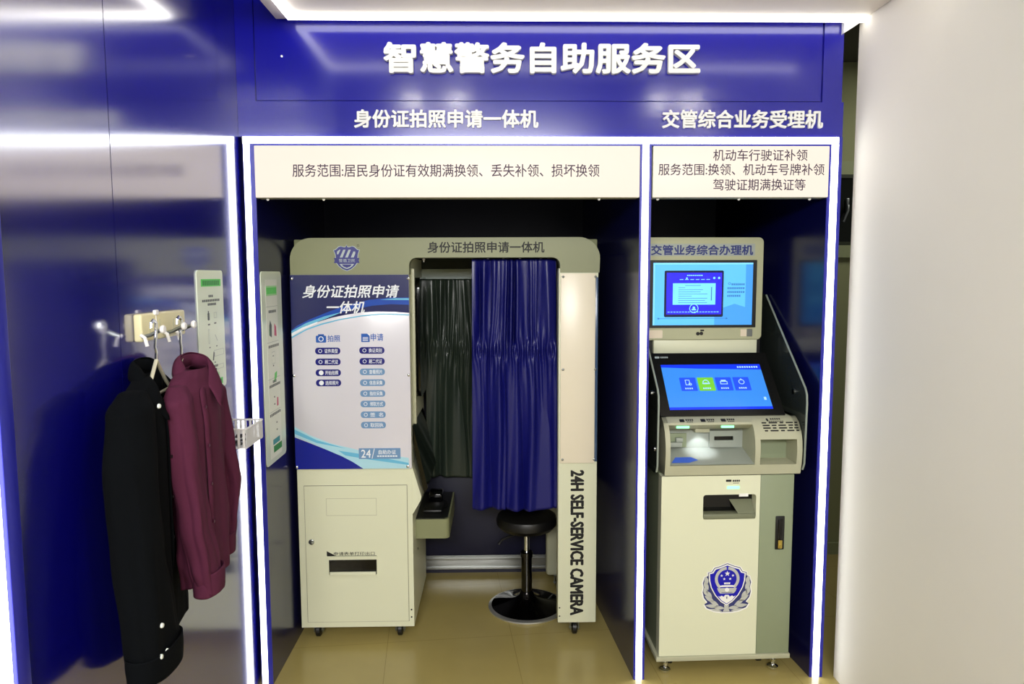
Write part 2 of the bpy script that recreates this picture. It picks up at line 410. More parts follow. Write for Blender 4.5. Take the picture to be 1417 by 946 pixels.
t = thing('ceiling_light_panel', 'white ceiling panel with a glowing line around it, above the header', 'ceiling light', (1.3, -0.3, 2.63))
b = MB(); b.box(0.144, 2.364, -0.64, -0.012, 2.63, 2.70, 0.003); b.build('panel', PANELC, t)
b = MB()
for (x0, x1, y0, y1) in ((0.2, 2.362, -0.072, -0.050), (0.2, 2.362, -0.602, -0.578), (0.2, 0.222, -0.578, -0.072)): b.box(x0, x1, y0, y1, 2.614, 2.632)
b.build('glowing_line', LEDC, t)
b = MB()
for (x, y) in ((0.4, -0.2), (2.2, -0.2), (0.4, -0.5), (2.2, -0.5)): b.tube([(x, y, 2.7), (x, y, 2.86)], 0.006)
b.build('suspension_rod', STEEL, t)
# twin downlights further back in the room, mirrored in the header
for (x, lab) in ((0.40, 'small round ceiling downlight, first from the left'), (0.70, 'small round ceiling downlight, second from the left'), (2.08, 'small round ceiling downlight, third from the left'), (2.29, 'small round ceiling downlight, rightmost')):
    t = thing('downlight', lab, 'ceiling light', (x, -2.2, 2.86), 'ceiling downlights')
    b = MB(); b.lathe((x, -2.2, 0), [(0.04, 2.86), (0.06, 2.86), (0.062, 2.85), (0.045, 2.848), (0.04, 2.855)], 24); b.build('rim', WPLAS, t)
    b = MB(); b.lathe((x, -2.2, 0), [(0.001, 2.8565), (0.04, 2.8565), (0.04, 2.852), (0.001, 2.852)], 24); b.build('lamp', mat('downlight_glow', (255, 250, 240), 0.4, emit=260, ecol=(255, 248, 236)), t)

# ------------------------------------------------------------------ header lettering
HF = Fr((0, 0.0, 0)); HM = Fr((0, 0.004, 0))
def raised_line(label, body, fr, x0, x1, z0, z1, depth, bold, gap=0.0):
    t = thing('sign_lettering', label, 'lettering', ((x0+x1)/2, fr.o.y, z0), 'raised white lettering on the header')
    n = len(body); _vs, _ = glyph_mesh('国国国'); bx = [v.x for v in _vs]
    v1, _ = glyph_mesh('国'); adv = ((max(bx)-min(bx))-(max(v.x for v in v1)-min(v.x for v in v1)))/2
    items = [glyph_mesh(ch) for ch in body]
    allx = []; ally = []
    for i, (vs, fs) in enumerate(items):
        allx += [v.x+i*adv for v in vs]; ally += [v.y for v in vs]
    X0, X1, Y0, Y1 = min(allx), max(allx), min(ally), max(ally)
    for i, ch in enumerate(body):
        vs, fs = items[i]
        xs = [v.x+i*adv for v in vs]; ys = [v.y for v in vs]
        f = lambda x: x0+(x-X0)/(X1-X0)*(x1-x0)
        g = lambda y: z0+(y-Y0)/(Y1-Y0)*(z1-z0)
        mb = MB(); text(mb, fr, ch, f(min(xs)), f(max(xs)), g(min(ys)), g(max(ys)), d=0.0008, bold=bold, depth=depth)
        mb.build('letter', LETTER, t, smooth=None)
raised_line('large raised white lettering 智慧警务自助服务区 across the top of the blue header', '智慧警务自助服务区', HM, 0.549, 1.746, 2.437, 2.543, 0.022, 0.0042)
raised_line('smaller raised white lettering 身份证拍照申请一体机 over the photo booth bay', '身份证拍照申请一体机', HF, 0.429, 1.130, 2.234, 2.299, 0.010, 0.0018)
raised_line('smaller raised white lettering 交管综合业务受理机 over the kiosk bay', '交管综合业务受理机', HF, 1.611, 2.232, 2.234, 2.300, 0.010, 0.0018)
tag(MB().disc(HM, 0.158, 2.499, 0.004, 0, 0.004).build('wall_screw', EMB_W), 'tiny white screw head at the upper left of the blue header', 'screw')

# ------------------------------------------------------------------ lit sign boxes in the bay tops
def sign_box(label, x0, x1, z0, z1, lines, studs):
    t = thing('sign_box', label, 'sign', ((x0+x1)/2, -0.02, z0), 'lit cream sign boxes under the header')
    b = MB(); b.box(x0, x1, -0.016, 0.05, z0, z1, 0.003); b.build('housing', GREYL, t)
    b = MB(); b.box(x0+0.001, x1-0.001, -0.022, -0.016, z0+0.001, z1-0.001, 0.002); fc = b.build('face', LBOX, t)
    fr = Fr((0, -0.022, 0))
    for (s, a0, a1, b0, b1) in lines:
        b = MB(); text(b, fr, s, a0, a1, b0, b1, d=0.0004, bold=0.0003); b.build('lettering', LTXT, fc, smooth=None)
    for x in studs:
        b = MB(); b.ball((x, 0.01, z0-0.003), 0.006); b.build('fixing_stud', EMB_W, t)
sign_box('wide lit cream sign reading 服务范围 above the photo booth', 0.0475, 1.5235, 1.968, 2.164,
    [('服务范围:居民身份证有效期满换领、丢失补领、损坏换领', 0.192, 1.366, 2.046, 2.094)], (0.085, 0.30, 1.37))
sign_box('narrow lit cream sign with three lines of text above the kiosk', 1.576, 2.2595, 1.968, 2.164,
    [('机动车行驶证补领', 1.806, 2.172, 2.107, 2.150), ('服务范围:换领、机动车号牌补领', 1.595, 2.240, 2.052, 2.096), ('驾驶证期满换证等', 1.808, 2.168, 1.994, 2.038)], (1.60, 1.92, 2.2))

# small white bracket at the top right corner of the header
b = MB(); b.mesh([(2.297, -0.02, 2.635), (2.297, -0.02, 2.585), (2.365, -0.02, 2.628), (2.365, -0.02, 2.635), (2.297, 0.0, 2.635), (2.297, 0.0, 2.585), (2.365, 0.0, 2.628), (2.365, 0.0, 2.635)],
    [(0, 1, 2, 3), (7, 6, 5, 4), (0, 4, 5, 1), (1, 5, 6, 2), (2, 6, 7, 3), (3, 7, 4, 0)])
tag(b.build('corner_bracket', EMB_W, loc=(2.297, 0, 2.585)), 'small white triangular bracket at the top right end of the header', 'bracket')
# ------------------------------------------------------------------ photo booth
BY = 0.36
def arc(cx, cy, r, t0, t1, n=8): return [(cx+r*math.cos(t0+(t1-t0)*i/n), cy+r*math.sin(t0+(t1-t0)*i/n)) for i in range(n+1)]
def caster(parent, x, y, r=0.03, name='caster', top=0.075):
    b = MB(); b.box(x-0.022, x+0.022, y-0.02, y+0.02, top-0.006, top+0.004, 0.001)
    for s in (-1, 1):
        b.mesh([(x+s*0.017, y-0.02, top-0.006), (x+s*0.017, y+0.02, top-0.006), (x+s*0.017, y+0.012, r-0.008), (x+s*0.017, y-0.012, r-0.008),
                (x+s*0.021, y-0.02, top-0.006), (x+s*0.021, y+0.02, top-0.006), (x+s*0.021, y+0.012, r-0.008), (x+s*0.021, y-0.012, r-0.008)],
               [(0, 1, 2, 3), (7, 6, 5, 4), (0, 4, 5, 1), (1, 5, 6, 2), (2, 6, 7, 3), (3, 7, 4, 0)])
    b.tube([(x-0.024, y, r), (x+0.024, y, r)], 0.005)
    c = b.build(name, STEEL, parent)
    b = MB(); b.lathe((x, y, r), [(0.004, -0.012), (r-0.006, -0.012), (r, -0.008), (r, 0.008), (r-0.006, 0.012), (0.004, 0.012)], 20, axis='x'); b.build('wheel', BLACK, c)
mat('rear_shadow_grey', (44, 52, 40), 0.5)  # dark tone for the shadow painted above the rear beam
booth = thing('photo_booth', 'cream photo booth with a poster cabinet at left and an arch over its curtained opening', 'photo booth', (0.75, 0.64, 0.0))
FB = Fr((0, BY, 0))
# cabinet on the left
b = MB()
b.ext(Fr((0, BY, 0)), [(0.066, 0.06), (0.582, 0.06), (0.582, 1.748), (0.066, 1.748)], -0.56, -0.001)
cab = b.build('cabinet', CREAM, booth)
# arch plate across the top, with the right post
b = MB()
out = [(0.064, 1.674), (0.584, 1.674), (0.584, 1.712)] + arc(0.618, 1.714, 0.034, pi, pi/2, 6) + arc(1.215, 1.714, 0.034, pi/2, 0, 6) + [(1.249, 1.68), (1.424, 1.68)] + arc(1.332, 1.742, 0.094, 0, pi/2, 10) + arc(0.158, 1.740, 0.094, pi/2, pi, 10)
b.ext(FB, out, -0.06, 0.002); b.box(0.066, 1.422, BY+0.06, 0.92, 1.765, 1.83, 0.004)
arch = b.build('arch', CREAM2, booth)
b = MB(); b.box(1.244, 1.42, BY, 0.44, 0.068, 1.70, 0.003); post = b.build('post', CREAM, booth)
b = MB(); b.box(1.30, 1.418, 0.44, 0.86, 0.62, 1.76, 0.003); b.build('side_panel', GREYL, booth)
b = MB(); b.box(1.225, 1.418, 0.86, 0.93, 0.075, 1.76, 0.02, 4); b.build('rear_post', GREYL, booth)
b = MB(); b.box(0.582, 1.225, 0.90, 0.93, 1.643, 1.703, 0.003); b.build('rear_beam', mat('pale_beam', (236, 248, 240), 0.35), booth)
b = MB(); b.box(0.582, 1.225, 0.905, 0.93, 1.706, 1.765); b.build('rear_shadow_strip', MATS['rear_shadow_grey'], booth)  # dark strip added to stand for the shadow over the beam
b = MB(); b.box(0.582, 1.225, 0.93, 0.945, 0.168, 0.64, 0.003); b.build('rear_panel', mat('dark_blue_panel', (9, 10, 40), 0.5), booth)
for x, y in ((0.134, 0.402), (0.512, 0.402), (0.134, 0.86), (0.512, 0.86), (1.324, 0.395), (1.29, 0.895)): caster(booth, x, y)
# arch lettering and shield logo
b = MB(); text(b, FB, '身份证拍照申请一体机', 0.667, 1.179, 1.769, 1.816, d=0.0024, bold=0.0009); b.build('lettering', INK, arch, smooth=None)
def logo(cx, cz):
    fr = Fr((cx, BY, cz)); k = 0.0022
    sh = [(-0.055, 0.033), (-0.047, 0.035), (-0.034, 0.047), (-0.025, 0.05), (-0.01, 0.046), (-0.004, 0.047), (0, 0.056), (0.004, 0.047), (0.012, 0.046), (0.025, 0.05), (0.034, 0.047), (0.047, 0.035), (0.055, 0.034), (0.048, 0.015), (0.045, -0.02), (0.034, -0.035), (0.018, -0.048), (0.0, -0.055), (-0.018, -0.048), (-0.034, -0.035), (-0.045, -0.02), (-0.048, 0.015)]
    b = MB(); b.ext(fr, [(x*1.06, y*1.05) for x, y in sh], k, k+0.0003); b.build('logo_halo', LOGOW, arch, smooth=None)
    b = MB(); b.ext(fr, sh, k, k+0.0006); b.ext(fr, [(-0.056, 0.0), (0.056, 0.0), (0.052, -0.011), (0.056, -0.022), (-0.056, -0.022), (-0.052, -0.011)], k, k+0.0015); b.build('shield_logo', LOGOB, arch, smooth=None)
    b = MB(); d0, d1 = k, k+0.0009
    b.ext(fr, [(-0.042, 0.016), (-0.036, 0.016), (-0.026, 0.036), (-0.031, 0.036), (-0.041, 0.028)], d0, d1)
    for x in (-0.030, -0.007): b.ext(fr, [(x, 0.002), (x+0.012, 0.002), (x+0.026, 0.036), (x+0.016, 0.036)], d0, d1)
    b.ext(fr, [(0.018, 0.002), (0.031, 0.002), (0.038, 0.020), (0.038, 0.028), (0.030, 0.028)], d0, d1)
    b.ext(fr, [(-0.032, -0.026), (0.032, -0.026), (0.024, -0.036), (0.012, -0.044), (0, -0.048), (-0.012, -0.044), (-0.024, -0.036)], d0, d0+0.0007)
    text(b, fr, '警盾卫民', -0.034, 0.036, -0.019, -0.004, d=k+0.0017)
    b.build('logo_stripes', LOGOW, arch, smooth=None)
    b = MB(); b.ext(fr, [(-0.022, -0.0285), (0.022, -0.0285), (0.014, -0.0375), (0, -0.043), (-0.014, -0.0375)], k, k+0.0011); b.build('logo_tip', LOGOB, arch, smooth=None)
    b = MB(); b.ring(fr, 0.051, 0.054, 0.0035, 0.005, k, k+0.0005, 14); b.build('registered_mark', INK, arch, smooth=None)
logo(0.312, 1.747)
# poster behind a clear sheet
FP = Fr((0, BY-0.012, 0))
px0, px1, pz0, pz1 = 0.064, 0.583, 0.806, 1.674
b = MB(); b.box(px0, px1, BY-0.012, BY-0.002, pz0, pz1, 0.001); poster = b.build('poster', POSTER, booth, label='blue and white poster panel with instructions')
def pz(y): return pz1 - (y-380)/268.0*(pz1-pz0)      # rows and columns of the poster's layout
def pxx(x, y=None): return px0 + (x-(402+9*((y or 500)-380)/268.0))/161.5*(px1-px0)
def pl(pts): return [(min(max(pxx(x, y), px0+0.0005), px1-0.0005), min(max(pz(y), pz0+0.0005), pz1-0.0005)) for x, y in pts]
arcl = [(404, 462), (412, 457), (425, 450), (440, 444), (460, 438), (480, 434), (500, 431), (520, 430), (545, 430.5), (566, 432)]
b = MB(); b.ext(FP, pl([(402, 380), (566, 380), (566, 432)]+arcl[::-1][1:]), 0.0, 0.0006); b.build('poster_header', P_NAVY, poster, smooth=None)
b = MB()
b.ext(FP, pl([(403, 455)]+[(412, 449), (430, 440), (455, 430), (480, 421), (510, 414), (540, 411), (566, 411)]+[(566, 421), (540, 420), (515, 422), (490, 427), (460, 434), (430, 444), (412, 453), (404, 459)]), 0.0, 0.0010); b.build('poster_sweep', P_BLUE, poster, smooth=None)
b = MB()
b.ext(FP, pl([(403, 456), (425, 445), (450, 436), (475, 430), (450, 440), (425, 449), (404, 461)]), 0.0, 0.0013)
b.ext(FP, pl([(566, 412), (545, 412), (525, 414), (566, 414.5)]), 0.0, 0.0013)
b.ext(FP, pl([(404, 464), (425, 453), (445, 446), (470, 440), (500, 435), (530, 432.5), (566, 434), (566, 435.5), (530, 434), (500, 436.5), (470, 441.5), (445, 448), (425, 455), (404, 466)]), 0.0, 0.0013)
b.build('poster_highlight', P_CYAN, poster, smooth=None)
b = MB(); b.ext(FP, pl([(404, 459), (420, 451), (440, 443.5), (440, 445.5), (420, 454), (404, 463.5)]), 0.0, 0.0015); b.build('poster_flare', P_WHITE, poster, smooth=None)
b = MB()
b.ext(FP, pl([(408, 603), (430, 611), (452, 620), (475, 630), (490, 638), (505, 648), (411, 648)]), 0.0, 0.0010); b.build('poster_wave', P_BLUED, poster, smooth=None)
b = MB()
b.ext(FP, pl([(407, 588), (430, 600), (460, 612), (500, 622), (540, 629), (568, 633), (569, 648), (502, 648), (470, 628), (430, 610), (408, 602)]), 0.0, 0.0006); b.build('poster_wave_edge', P_CYANL, poster, smooth=None)
b = MB()
b.ext(FP, pl([(407, 592), (440, 607), (480, 619), (440, 611), (408, 598)]), 0.0, 0.0012); b.ext(FP, pl([(470, 622), (520, 630), (568, 640), (568, 643), (520, 636), (480, 629)]), 0.0, 0.0012)
b.build('poster_wave_line', P_CYAN, poster, smooth=None)
def tx(parent_mb, s, x0, x1, y0, y1, ym=None, **k):
    ym = (y0+y1)/2; text(parent_mb, FP, s, pxx(x0, ym), pxx(x1, ym), pz(y1), pz(y0), **k)
b = MB(); tx(b, '身份证拍照申请', 419, 548, 394, 411, d=0.0017, bold=0.0011, shear=0.22); tx(b, '一体机', 451, 503, 416, 432, d=0.0017, bold=0.0011, shear=0.22); b.build('poster_title', P_WHITE, poster, smooth=None)
b = MB(); tx(b, '拍照', 454, 471, 462, 471, d=0.0006, bold=0.0004); b.build('poster_heading', P_ICON, poster, smooth=None)
b = MB(); tx(b, '申请', 513, 530, 460, 470, d=0.0006, bold=0.0004); b.build('poster_heading', P_ICON, poster, smooth=None)
b = MB()
def pr(b, x0, x1, y0, y1, d1, r=0.0): ym = (y0+y1)/2; b.rect(FP, pxx(x0, ym), pxx(x1, ym), pz(y1), pz(y0), 0, d1, r)
pr(b, 438, 452, 462.5, 472, 0.0008, 0.004); pr(b, 441, 449, 460.5, 463, 0.0008, 0.001); b.build('camera_icon', P_ICON, poster, smooth=None)
b = MB(); pr(b, 500, 511.5, 460, 471.5, 0.0008)
b.build('document_icon', P_ICON, poster, smooth=None)
b = MB(); b.ring(FP, pxx(445, 467), pz(467), 0.008, 0.0115, 0, 0.0014, 18)
b.build('camera_lens', P_WHITE, poster, smooth=None); b = MB()
for k in range(3): pr(b, 502, 509.5, 464.8+2*k, 465.7+2*k, 0.0012)
b.ext(FP, pl([(508, 460), (511.8, 460), (511.8, 463.5)]), 0, 0.0012)
b.build('document_lines', P_WHITE, poster, smooth=None)
left = [('证件类型', 483.5), ('刷二代证', 498.5), ('开始拍照', 513.5), ('选择照片', 527.5)]
right = [('换证类别', 483), ('刷二代证', 498), ('查看照片', 512.5), ('信息采集', 527.5), ('指纹采集', 542.5), ('领取方式', 557), ('签  名', 572), ('取回执', 586.5)]
for i, (s, y) in enumerate(left+right):
    lf = i < 4; x0 = (437 if lf else 497.5) + (y-483)*0.034; m = P_PILL if (lf or i < 6) else P_PILL2
    b = MB(); pr(b, x0, x0+34.5, y-4.6, y+4.6, 0.0008, 0.0135); pill = b.build('poster_pill', m, poster, smooth=None)
for i, (s, y) in enumerate(left+right):
    lf = i < 4; x0 = (437 if lf else 497.5) + (y-483)*0.034
    b = MB(); tx(b, s, x0+13, x0+31, y-2.9, y+2.9, d=0.0010, bold=0.0002)
    if i in (2, 3): b.disc(FP, pxx(x0+7.5, y), pz(y), 0.0105, 0, 0.0012)
    else: b.ring(FP, pxx(x0+7, y), pz(y), 0.0062, 0.0085, 0, 0.0012, 12)
    b.build('poster_pill_text', P_WHITE, poster, smooth=None)
b = MB(); pr(b, 498.5, 556.5, 619, 634, 0.0014); b.build('poster_badge', P_PILL2, poster, smooth=None)
b = MB(); tx(b, '24', 502, 515, 621, 632, d=0.0016, bold=0.0006); tx(b, '自助办证', 526, 550, 621.5, 627.5, d=0.0016, bold=0.0003); b.ext(FP, pl([(519.5, 619.5), (520.5, 619.5), (517.5, 633.5), (516.5, 633.5)]), 0, 0.0017)
for k in range(8): pr(b, 524+3.6*k, 526.8+3.6*k, 629.2, 631.2, 0.0016)
b.build('poster_badge_text', P_WHITE, poster, smooth=None)
for (x, y) in ((404.5, 385), (563, 385), (408.5, 517), (566, 517), (412.5, 645), (567, 645)):
    b = MB(); b.lathe((pxx(x, y), BY-0.012, pz(y)), [(0.0065, 0), (0.0065, -0.003), (0.003, -0.005), (0.001, -0.005)], 14, axis='y'); b.build('poster_stud', CHROME, poster)
# lower door of the cabinet
b = MB()
def frame_line(b, fr, a0, a1, c0, c1, t, d): 
    b.rect(fr, a0, a1, c0, c0+t, 0, d); b.rect(fr, a0, a1, c1-t, c1, 0, d); b.rect(fr, a0, a0+t, c0, c1, 0, d); b.rect(fr, a1-t, a1, c0, c1, 0, d)
slot = (0.199, 0.416, 0.312, 0.385)
b.holed(FB, 0.0965, 0.5575, 0.0875, 0.7255, slot, 0.0, 0.003); door = b.build('door', CREAM, booth)
b = MB(); frame_line(b, FB, 0.0945, 0.5595, 0.0855, 0.7275, 0.0035, 0.0006); b.build('door_gap', GROOVE, cab, smooth=None)
b = MB(); frame_line(b, Fr((0, BY-0.003, 0)), 0.193, 0.42, 0.588, 0.668, 0.0016, 0.0002); b.build('faint_outline', GREYL, door, smooth=None)
b = MB(); b.box(slot[0], slot[1], BY-0.0009, BY-0.0004, slot[2], slot[3]); b.build('slot_mouth', BLACKG, door, smooth=None)
b = MB(); b.holed(Fr((0, BY-0.003, 0)), slot[0]-0.006, slot[1]+0.004, slot[2]-0.012, slot[3]+0.012, (slot[0], slot[1], slot[2], slot[3]-0.002), 0, 0.005); b.box(slot[0]+0.004, slot[1]-0.004, BY-0.012, BY-0.002, slot[2]-0.004, slot[2]+0.014, 0.002); b.build('slot_surround', CREAM, door)
FD = Fr((0, BY-0.003, 0))
b = MB(); text(b, FD, '申请表单打印出口', 0.222, 0.407, 0.402, 0.418, d=0.0004, bold=0.0002); b.rect(FD, 0.192, 0.416, 0.3985, 0.4005, 0, 0.0005); b.ext(FD, [(0.19, 0.4), (0.232, 0.4), (0.19, 0.423)], 0, 0.0005); b.build('slot_caption', INK, door, smooth=None)
b = MB(); b.lathe((0.123, BY-0.003, 0.467), [(0.0125, 0), (0.0125, -0.004), (0.009, -0.006), (0.001, -0.006)], 18, axis='y'); b.build('lock', STEEL, door, label='round key lock')
b = MB()
for z in (0.105, 0.14): b.disc(FB, 0.570, z, 0.004, 0, 0.0008, 10)
b.build('vent_hole', INK, cab, smooth=None)
# operator console inside the opening
b = MB(); b.ext(FB, [(0.58, 0.82), (0.622, 0.672), (0.62, 0.655), (0.584, 0.592), (0.575, 0.592), (0.575, 0.82)], -0.50, -0.004); cons = b.build('console', CREAM, booth)
b = MB(); b.mesh([(0.584, 0.40, 0.99), (0.584, 0.86, 0.99), (0.648, 0.86, 0.70), (0.648, 0.40, 0.70), (0.632, 0.40, 0.675), (0.632, 0.86, 0.675), (0.57, 0.86, 0.99), (0.57, 0.40, 0.99)], [(0, 1, 2, 3), (3, 2, 5, 4), (4, 5, 6, 7), (7, 6, 1, 0), (0, 3, 4, 7), (1, 6, 5, 2)]); b.build('console_screen', BLACKG, booth, label='black tilted console screen')
b = MB(); b.ext(Fr((0.582, 0, 0), (0, -1, 0), (0, 0, 1)), rrect(-0.84, -0.50, 1.1, 1.66, 0.05), -0.03, -0.0); b.build('camera_window', BLACKG, booth)
b = MB(); b.box(0.582, 0.597, 0.44, 0.468, 0.99, 1.70, 0.002); b.build('light_bar', GREYL, booth)
b = MB(); b.ext(Fr((0, 0, 0.435), (1, 0, 0), (0, 1, 0)), [(0.57, 0.47)]+[(0.715+0.025*math.cos(t), 0.495+0.025*math.sin(t)) for t in [-pi/2+pi/2*i/6 for i in range(7)]]+[(0.74, 0.9), (0.57, 0.9)], 0, 0.092); shelf = b.build('shelf', CREAM2, booth)
b = MB(); b.ext(Fr((0, 0, 0.527), (1, 0, 0), (0, 1, 0)), [(0.582, 0.48), (0.712, 0.48), (0.732, 0.5), (0.732, 0.895), (0.582, 0.895)], 0, 0.003); b.build('shelf_mat', BLACK, shelf)
b = MB(); b.box(0.61, 0.70, 0.55, 0.68, 0.53, 0.545, 0.006)
b.build('signature_pad', BLACK, shelf)
b = MB(); b.box(0.62, 0.69, 0.72, 0.82, 0.53, 0.575, 0.01, 3); b.build('fingerprint_reader', BLACKG, shelf)
b = MB(); b.tube([(0.70, 0.60, 0.536), (0.72, 0.64, 0.535), (0.715, 0.70, 0.536), (0.69, 0.74, 0.538)], 0.003); b.build('cable', BLACK, shelf)
b = MB(); b.lathe((0.584, 0.50, 0.375), [(0.006, 0), (0.006, 0.004), (0.002, 0.006)], 12, axis='x'); b.build('side_screw', CHROME, cab)
# right post: white panel behind a clear sheet, and the lettering
b = MB(); b.box(1.252, 1.406, BY-0.009, BY-0.001, 0.823, 1.677, 0.001); wp = b.build('post_panel', mat('post_panel_cream', (238, 228, 206), 0.3), booth, label='pale cream panel on the right post')
b = MB(); b.box(1.4065, 1.418, BY-0.009, BY-0.001, 0.83, 1.66, 0.001); b.build('post_panel_edge', mat('clear_sheet_edge', (60, 84, 118), 0.2), wp)
for (x, z) in ((1.262, 1.662), (1.405, 1.662), (1.263, 1.25), (1.407, 1.25), (1.262, 0.84), (1.405, 0.84)):
    b = MB(); b.lathe((x, BY-0.009, z), [(0.0055, 0), (0.0055, -0.003), (0.002, -0.005)], 14, axis='y'); b.build('post_stud', STEEL, wp)
b = MB(); text(b, FB, '24H SELF-SERVICE CAMERA', 1.3025, 1.3595, 0.106, 0.786, d=0.0006, bold=0.0032, bold_a=0.0027, spin=True); b.build('post_lettering', INK, post, smooth=None)
b = MB()
for z in (0.1, 0.14): b.disc(FB, 1.252, z, 0.0035, 0, 0.0008, 10)
b.build('vent_hole', INK, post, smooth=None)
# curtain rail and its hooks
b = MB(); b.tube([(0.582, 0.455, 1.752), (1.27, 0.455, 1.752)], 0.006); rail = b.build('curtain_rail', STEEL, booth)
for x in (0.64, 0.93, 1.0, 1.075, 1.17, 1.235):
    b = MB(); b.lathe((x, 0.45, 1.742), [(0.006, -0.004), (0.006, 0.004)], 12, axis='y'); b.tube([(x, 0.448, 1.742), (x, 0.448, 1.73)], 0.003); b.build('curtain_hook', WPLAS, rail)

# ------------------------------------------------------------------ curtains
def curtain(name, label, x0, x1, y, z0, z1, zg, m, folds, amp, seed, dx_bot=0.0, nx=220, nz=90):
    rnd = random.Random(seed); ph = [rnd.uniform(0, 6.28) for _ in range(12)]
    V = []; F = []
    for j in range(nz+1):
        v = j/nz; z = z1-(z1-z0)*v
        g = math.exp(-((z-zg)/0.035)**2)                       # the gathered, elasticated band
        below = 1/(1+math.exp((z-zg)/0.02))
        top = math.exp(-((z1-z)/0.05)**2)
        for i in range(nx+1):
            u = i/nx
            du = u+0.010*math.sin(2*pi*2.3*u+ph[0]+2.5*v)+0.006*math.sin(2*pi*5*u+ph[1]-3*v)
            wv = du+0.05*math.sin(2*pi*1.3*u+ph[11])+0.02*math.sin(2*pi*3.1*u+ph[3]+1.5*v)
            rg = lambda q: 1.0-1.6*abs(math.sin(q))**0.8
            a_up = 0.9*rg(pi*folds*wv+ph[2]+0.5*math.sin(5*v+ph[3]))+0.45*math.sin(2*pi*folds*1.3*wv+ph[4]+4*v*math.sin(7*u+ph[6]))
            a_dn = 0.9*rg(pi*folds*0.55*wv+ph[5]+0.5*math.sin(3*v+ph[6]))+0.35*math.sin(2*pi*folds*0.8*wv+ph[7]+2.2*v)+0.12*math.sin(2*pi*folds*2.2*du+ph[8]+5*v)*math.exp(-(zg-z)/0.2)
            a_g = math.sin(2*pi*folds*2.6*du+ph[8])
            near = math.exp(-abs(z-zg)/0.09)
            rip = 0.55*near*math.sin(2*pi*folds*2.0*du+ph[8]+14*(z-zg)*math.sin(9*u+ph[0]))
            yy = amp*((1-below)*a_up*(1-0.5*top)+below*a_dn*(0.75+0.5*v))*(1-0.62*g)+amp*0.5*g*a_g+amp*rip*(1-g)-0.006*near
            V.append((x0+(x1-x0)*u+dx_bot*v*(u-0.5)+0.004*math.sin(9*v+ph[9])*(1-abs(2*u-1)), y+yy, z+0.006*math.sin(2*pi*1.2*u+ph[10])*v))
    for j in range(nz):
        for i in range(nx):
            k = j*(nx+1)+i; F.append((k, k+1, k+nx+2, k+nx+1))
    b = MB(); b.mesh(V, F)
    o = b.build(name, m, loc=((x0+x1)/2, y, z0), smooth=180)
    md = o.modifiers.new('thickness', 'SOLIDIFY'); md.thickness = 0.0012
    return tag(o, label, 'curtain', 'booth curtains')
curtain('curtain', 'blue gathered curtain hanging at the front of the booth opening', 0.858, 1.238, 0.425, 0.585, 1.742, 1.33, CURT, 8, 0.017, 3, dx_bot=0.012)
curtain('curtain', 'dark grey-green gathered curtain at the back of the booth', 0.60, 1.19, 0.868, 0.615, 1.652, 1.30, CURTG, 13, 0.015, 11)

# ------------------------------------------------------------------ stool
sx, sy = 1.113, 0.672
st = thing('bar_stool', 'round black swivel stool with chrome column and disc base, in the booth opening', 'stool', (sx, sy, 0.0))
b = MB(); b.lathe((sx, sy, 0), [(0.001, 0.0), (0.1925, 0.0), (0.1945, 0.004), (0.1935, 0.009), (0.178, 0.0145), (0.001, 0.015)], 64); rim = b.build('base_rim', mat('satin_chrome', (215, 216, 212), 0.28, metal=0.85), st)
b = MB(); b.lathe((sx, sy, 0), [(0.001, 0.006), (0.178, 0.0152), (0.15, 0.021), (0.10, 0.032), (0.06, 0.047), (0.038, 0.065), (0.03, 0.085), (0.001, 0.086)], 64); b.build('base', mat('black_chrome', (28, 26, 26), 0.06, metal=0.9), st)
b = MB(); b.lathe((sx, sy, 0), [(0.001, 0.08), (0.027, 0.08), (0.027, 0.26), (0.031, 0.262), (0.031, 0.285), (0.026, 0.29), (0.001, 0.29)], 32); b.build('outer_column', mat('dark_chrome', (70, 70, 70), 0.1, metal=1), st)
b = MB(); b.lathe((sx, sy, 0), [(0.001, 0.285), (0.014, 0.285), (0.014, 0.42), (0.001, 0.42)], 24); b.build('gas_lift', CHROME, st)
b = MB(); b.lathe((sx, sy, 0), [(0.001, 0.392), (0.05, 0.392), (0.085, 0.398), (0.13, 0.412), (0.15, 0.434), (0.152, 0.455), (0.145, 0.475), (0.125, 0.487), (0.06, 0.493), (0.001, 0.495)], 48); b.build('seat', LEATHER, st)
b = MB(); b.tube([(sx, sy, 0.392), (sx-0.06, sy-0.03, 0.388), (sx-0.125, sy-0.06, 0.372), (sx-0.14, sy-0.068, 0.352)], [0.006, 0.006, 0.006, 0.008]); b.build('height_lever', BLACK, st)
# ------------------------------------------------------------------ traffic service kiosk
KX = 1.9
kiosk = thing('service_kiosk', 'cream self-service kiosk with two lit blue screens and a blue emblem on its door', 'kiosk', (KX, 0.33, 0.0), rotz=math.radians(1.6))
KF = 0.04; FK = Fr((0, KF, 0))
KL, KR = 1.632, 2.186
def trap(b, z0, z1, y0, y1, xl0, xr0, xl1, xr1):
    b.mesh([(xl0, y0, z0), (xr0, y0, z0), (xr0, y1, z0), (xl0, y1, z0), (xl1, y0, z1), (xr1, y0, z1), (xr1, y1, z1), (xl1, y1, z1)], [(0, 1, 2, 3), (7, 6, 5, 4), (0, 4, 5, 1), (1, 5, 6, 2), (2, 6, 7, 3), (3, 7, 4, 0)])
b = MB(); b.box(KL, KR, KF+0.05, 0.60, 0.08, 0.85); body = b.build('lower_cabinet', GREYG, kiosk)
b = MB(); b.box(KL-0.012, KR+0.004, KF-0.006, 0.60, 0.058, 0.078, 0.002); b.build('plinth', GREYL, kiosk)
XD = 2.044
slot = (1.806, 2.028, 0.664, 0.768)
